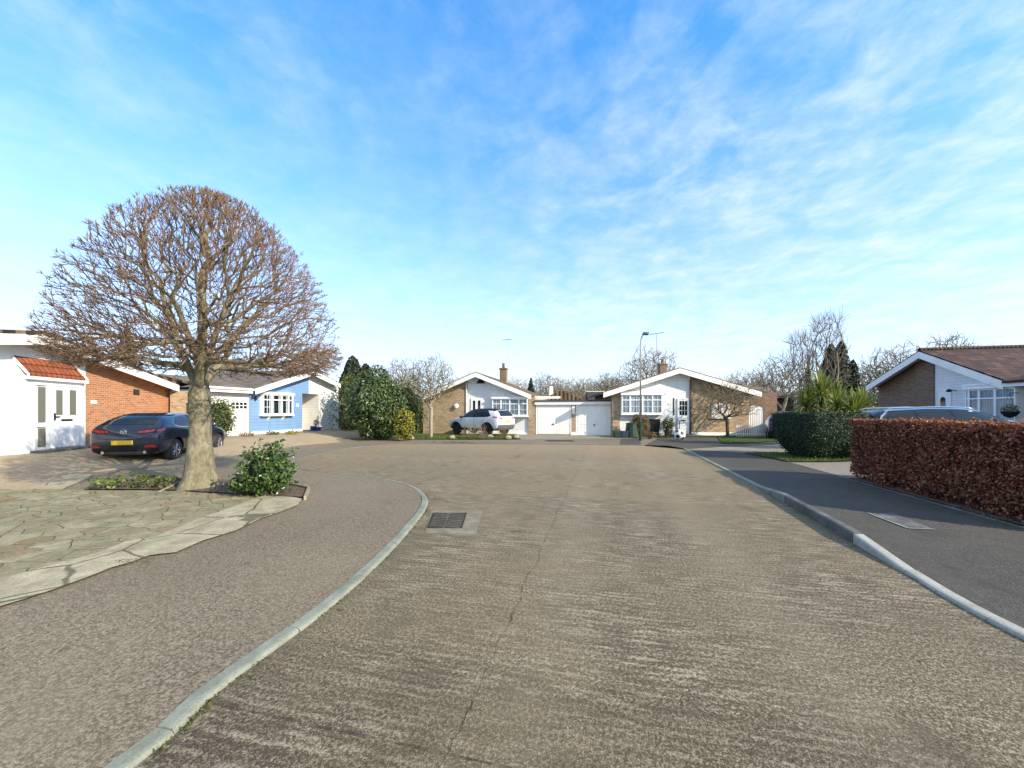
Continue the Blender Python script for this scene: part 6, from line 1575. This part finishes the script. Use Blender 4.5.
def nz(scale, det, rough, dist, vec):
    n = N('ShaderNodeTexNoise'); n.inputs['Scale'].default_value = scale; n.inputs['Detail'].default_value = det; n.inputs['Roughness'].default_value = rough; n.inputs['Distortion'].default_value = dist
    nt.links.new(vec, n.inputs['Vector']); return n.outputs['Fac']
def rampw(fac, stops):
    r = N('ShaderNodeValToRGB'); e = r.color_ramp.elements
    while len(e) < len(stops): e.new(.5)
    for k, (p, v) in enumerate(stops): e[k].position = p; e[k].color = (v, v, v, 1)
    nt.links.new(fac, r.inputs[0]); return r.outputs[0]
wisp = nz(4.2, 10, .60, .25, mp.outputs[0]); big = nz(.55, 4, .5, .2, mp.outputs[0]); fine = nz(11, 8, .62, .3, mp.outputs[0])
mask = rampw(Mth('ADD', big, Mth('MULTIPLY', sp.outputs[0], .20)), [(.36, 0), (.70, 1)])
cl = rampw(wisp, [(.37, 0), (.60, .5), (.84, .8)])
cl = Mth('MULTIPLY', cl, Mth('ADD', Mth('MULTIPLY', mask, .75), .28))
cl = Mth('MULTIPLY', cl, rampw(fine, [(.30, .35), (.66, 1)]))
hz = rampw(sp.outputs[2], [(0.0, .88), (.12, .66), (.28, .36), (.45, .13), (.66, .0)])     # pale veil low in the sky
hz = Mth('MULTIPLY', hz, rampw(Mth('ADD', Mth('MULTIPLY', wisp, .6), Mth('MULTIPLY', big, .5)), [(.3, .7), (.75, 1.15)]))
cl = Mth('ADD', cl, Mth('MULTIPLY', hz, Mth('SUBTRACT', 1.0, Mth('MULTIPLY', cl, .7))), True)
# unseen cloud cover added overhead and behind the viewer to whiten the sky fill
over_ = Mth('MAXIMUM', rampw(sp.outputs[2], [(.74, 0), (.92, .8)]), rampw(Mth('MULTIPLY', sp.outputs[1], -1.0), [(.05, 0), (.5, .8)]))
cl = Mth('MAXIMUM', cl, Mth('MULTIPLY', over_, rampw(wisp, [(.3, .55), (.6, 1)])), True)
ml = N('ShaderNodeMix', data_type='RGBA', blend_type='MULTIPLY'); ml.inputs[0].default_value = 1; nt.links.new(sky.outputs[0], ml.inputs[6]); mc = N('ShaderNodeMix', data_type='RGBA'); nt.links.new(rampw(sp.outputs[2], [(.1, 0), (.65, 1)]), mc.inputs[0]); mc.inputs[6].default_value = (1.06, 1.24, 1.66, 1); mc.inputs[7].default_value = (.84, 1.55, 1.94, 1)
nt.links.new(mc.outputs[2], ml.inputs[7])
hs = N('ShaderNodeHueSaturation'); hs.inputs['Saturation'].default_value = 1.03; hs.inputs['Value'].default_value = 1.42; nt.links.new(ml.outputs[2], hs.inputs['Color'])
mx = N('ShaderNodeMix', data_type='RGBA'); nt.links.new(cl, mx.inputs[0]); nt.links.new(hs.outputs[0], mx.inputs[6]); mx.inputs[7].default_value = (6.0, 6.75, 7.3, 1)
nt.links.new(mx.outputs[2], bg.inputs['Color']); bg.inputs['Strength'].default_value = .10
vs = SC.view_settings; vs.view_transform = 'Standard'; vs.look = 'None'; vs.exposure = .72; vs.gamma = 1; vs.use_curve_mapping = False
SC.cycles.use_denoising = True; SC.cycles.max_bounces = 6; SC.cycles.transparent_max_bounces = 8
SC.cycles.use_adaptive_sampling = True
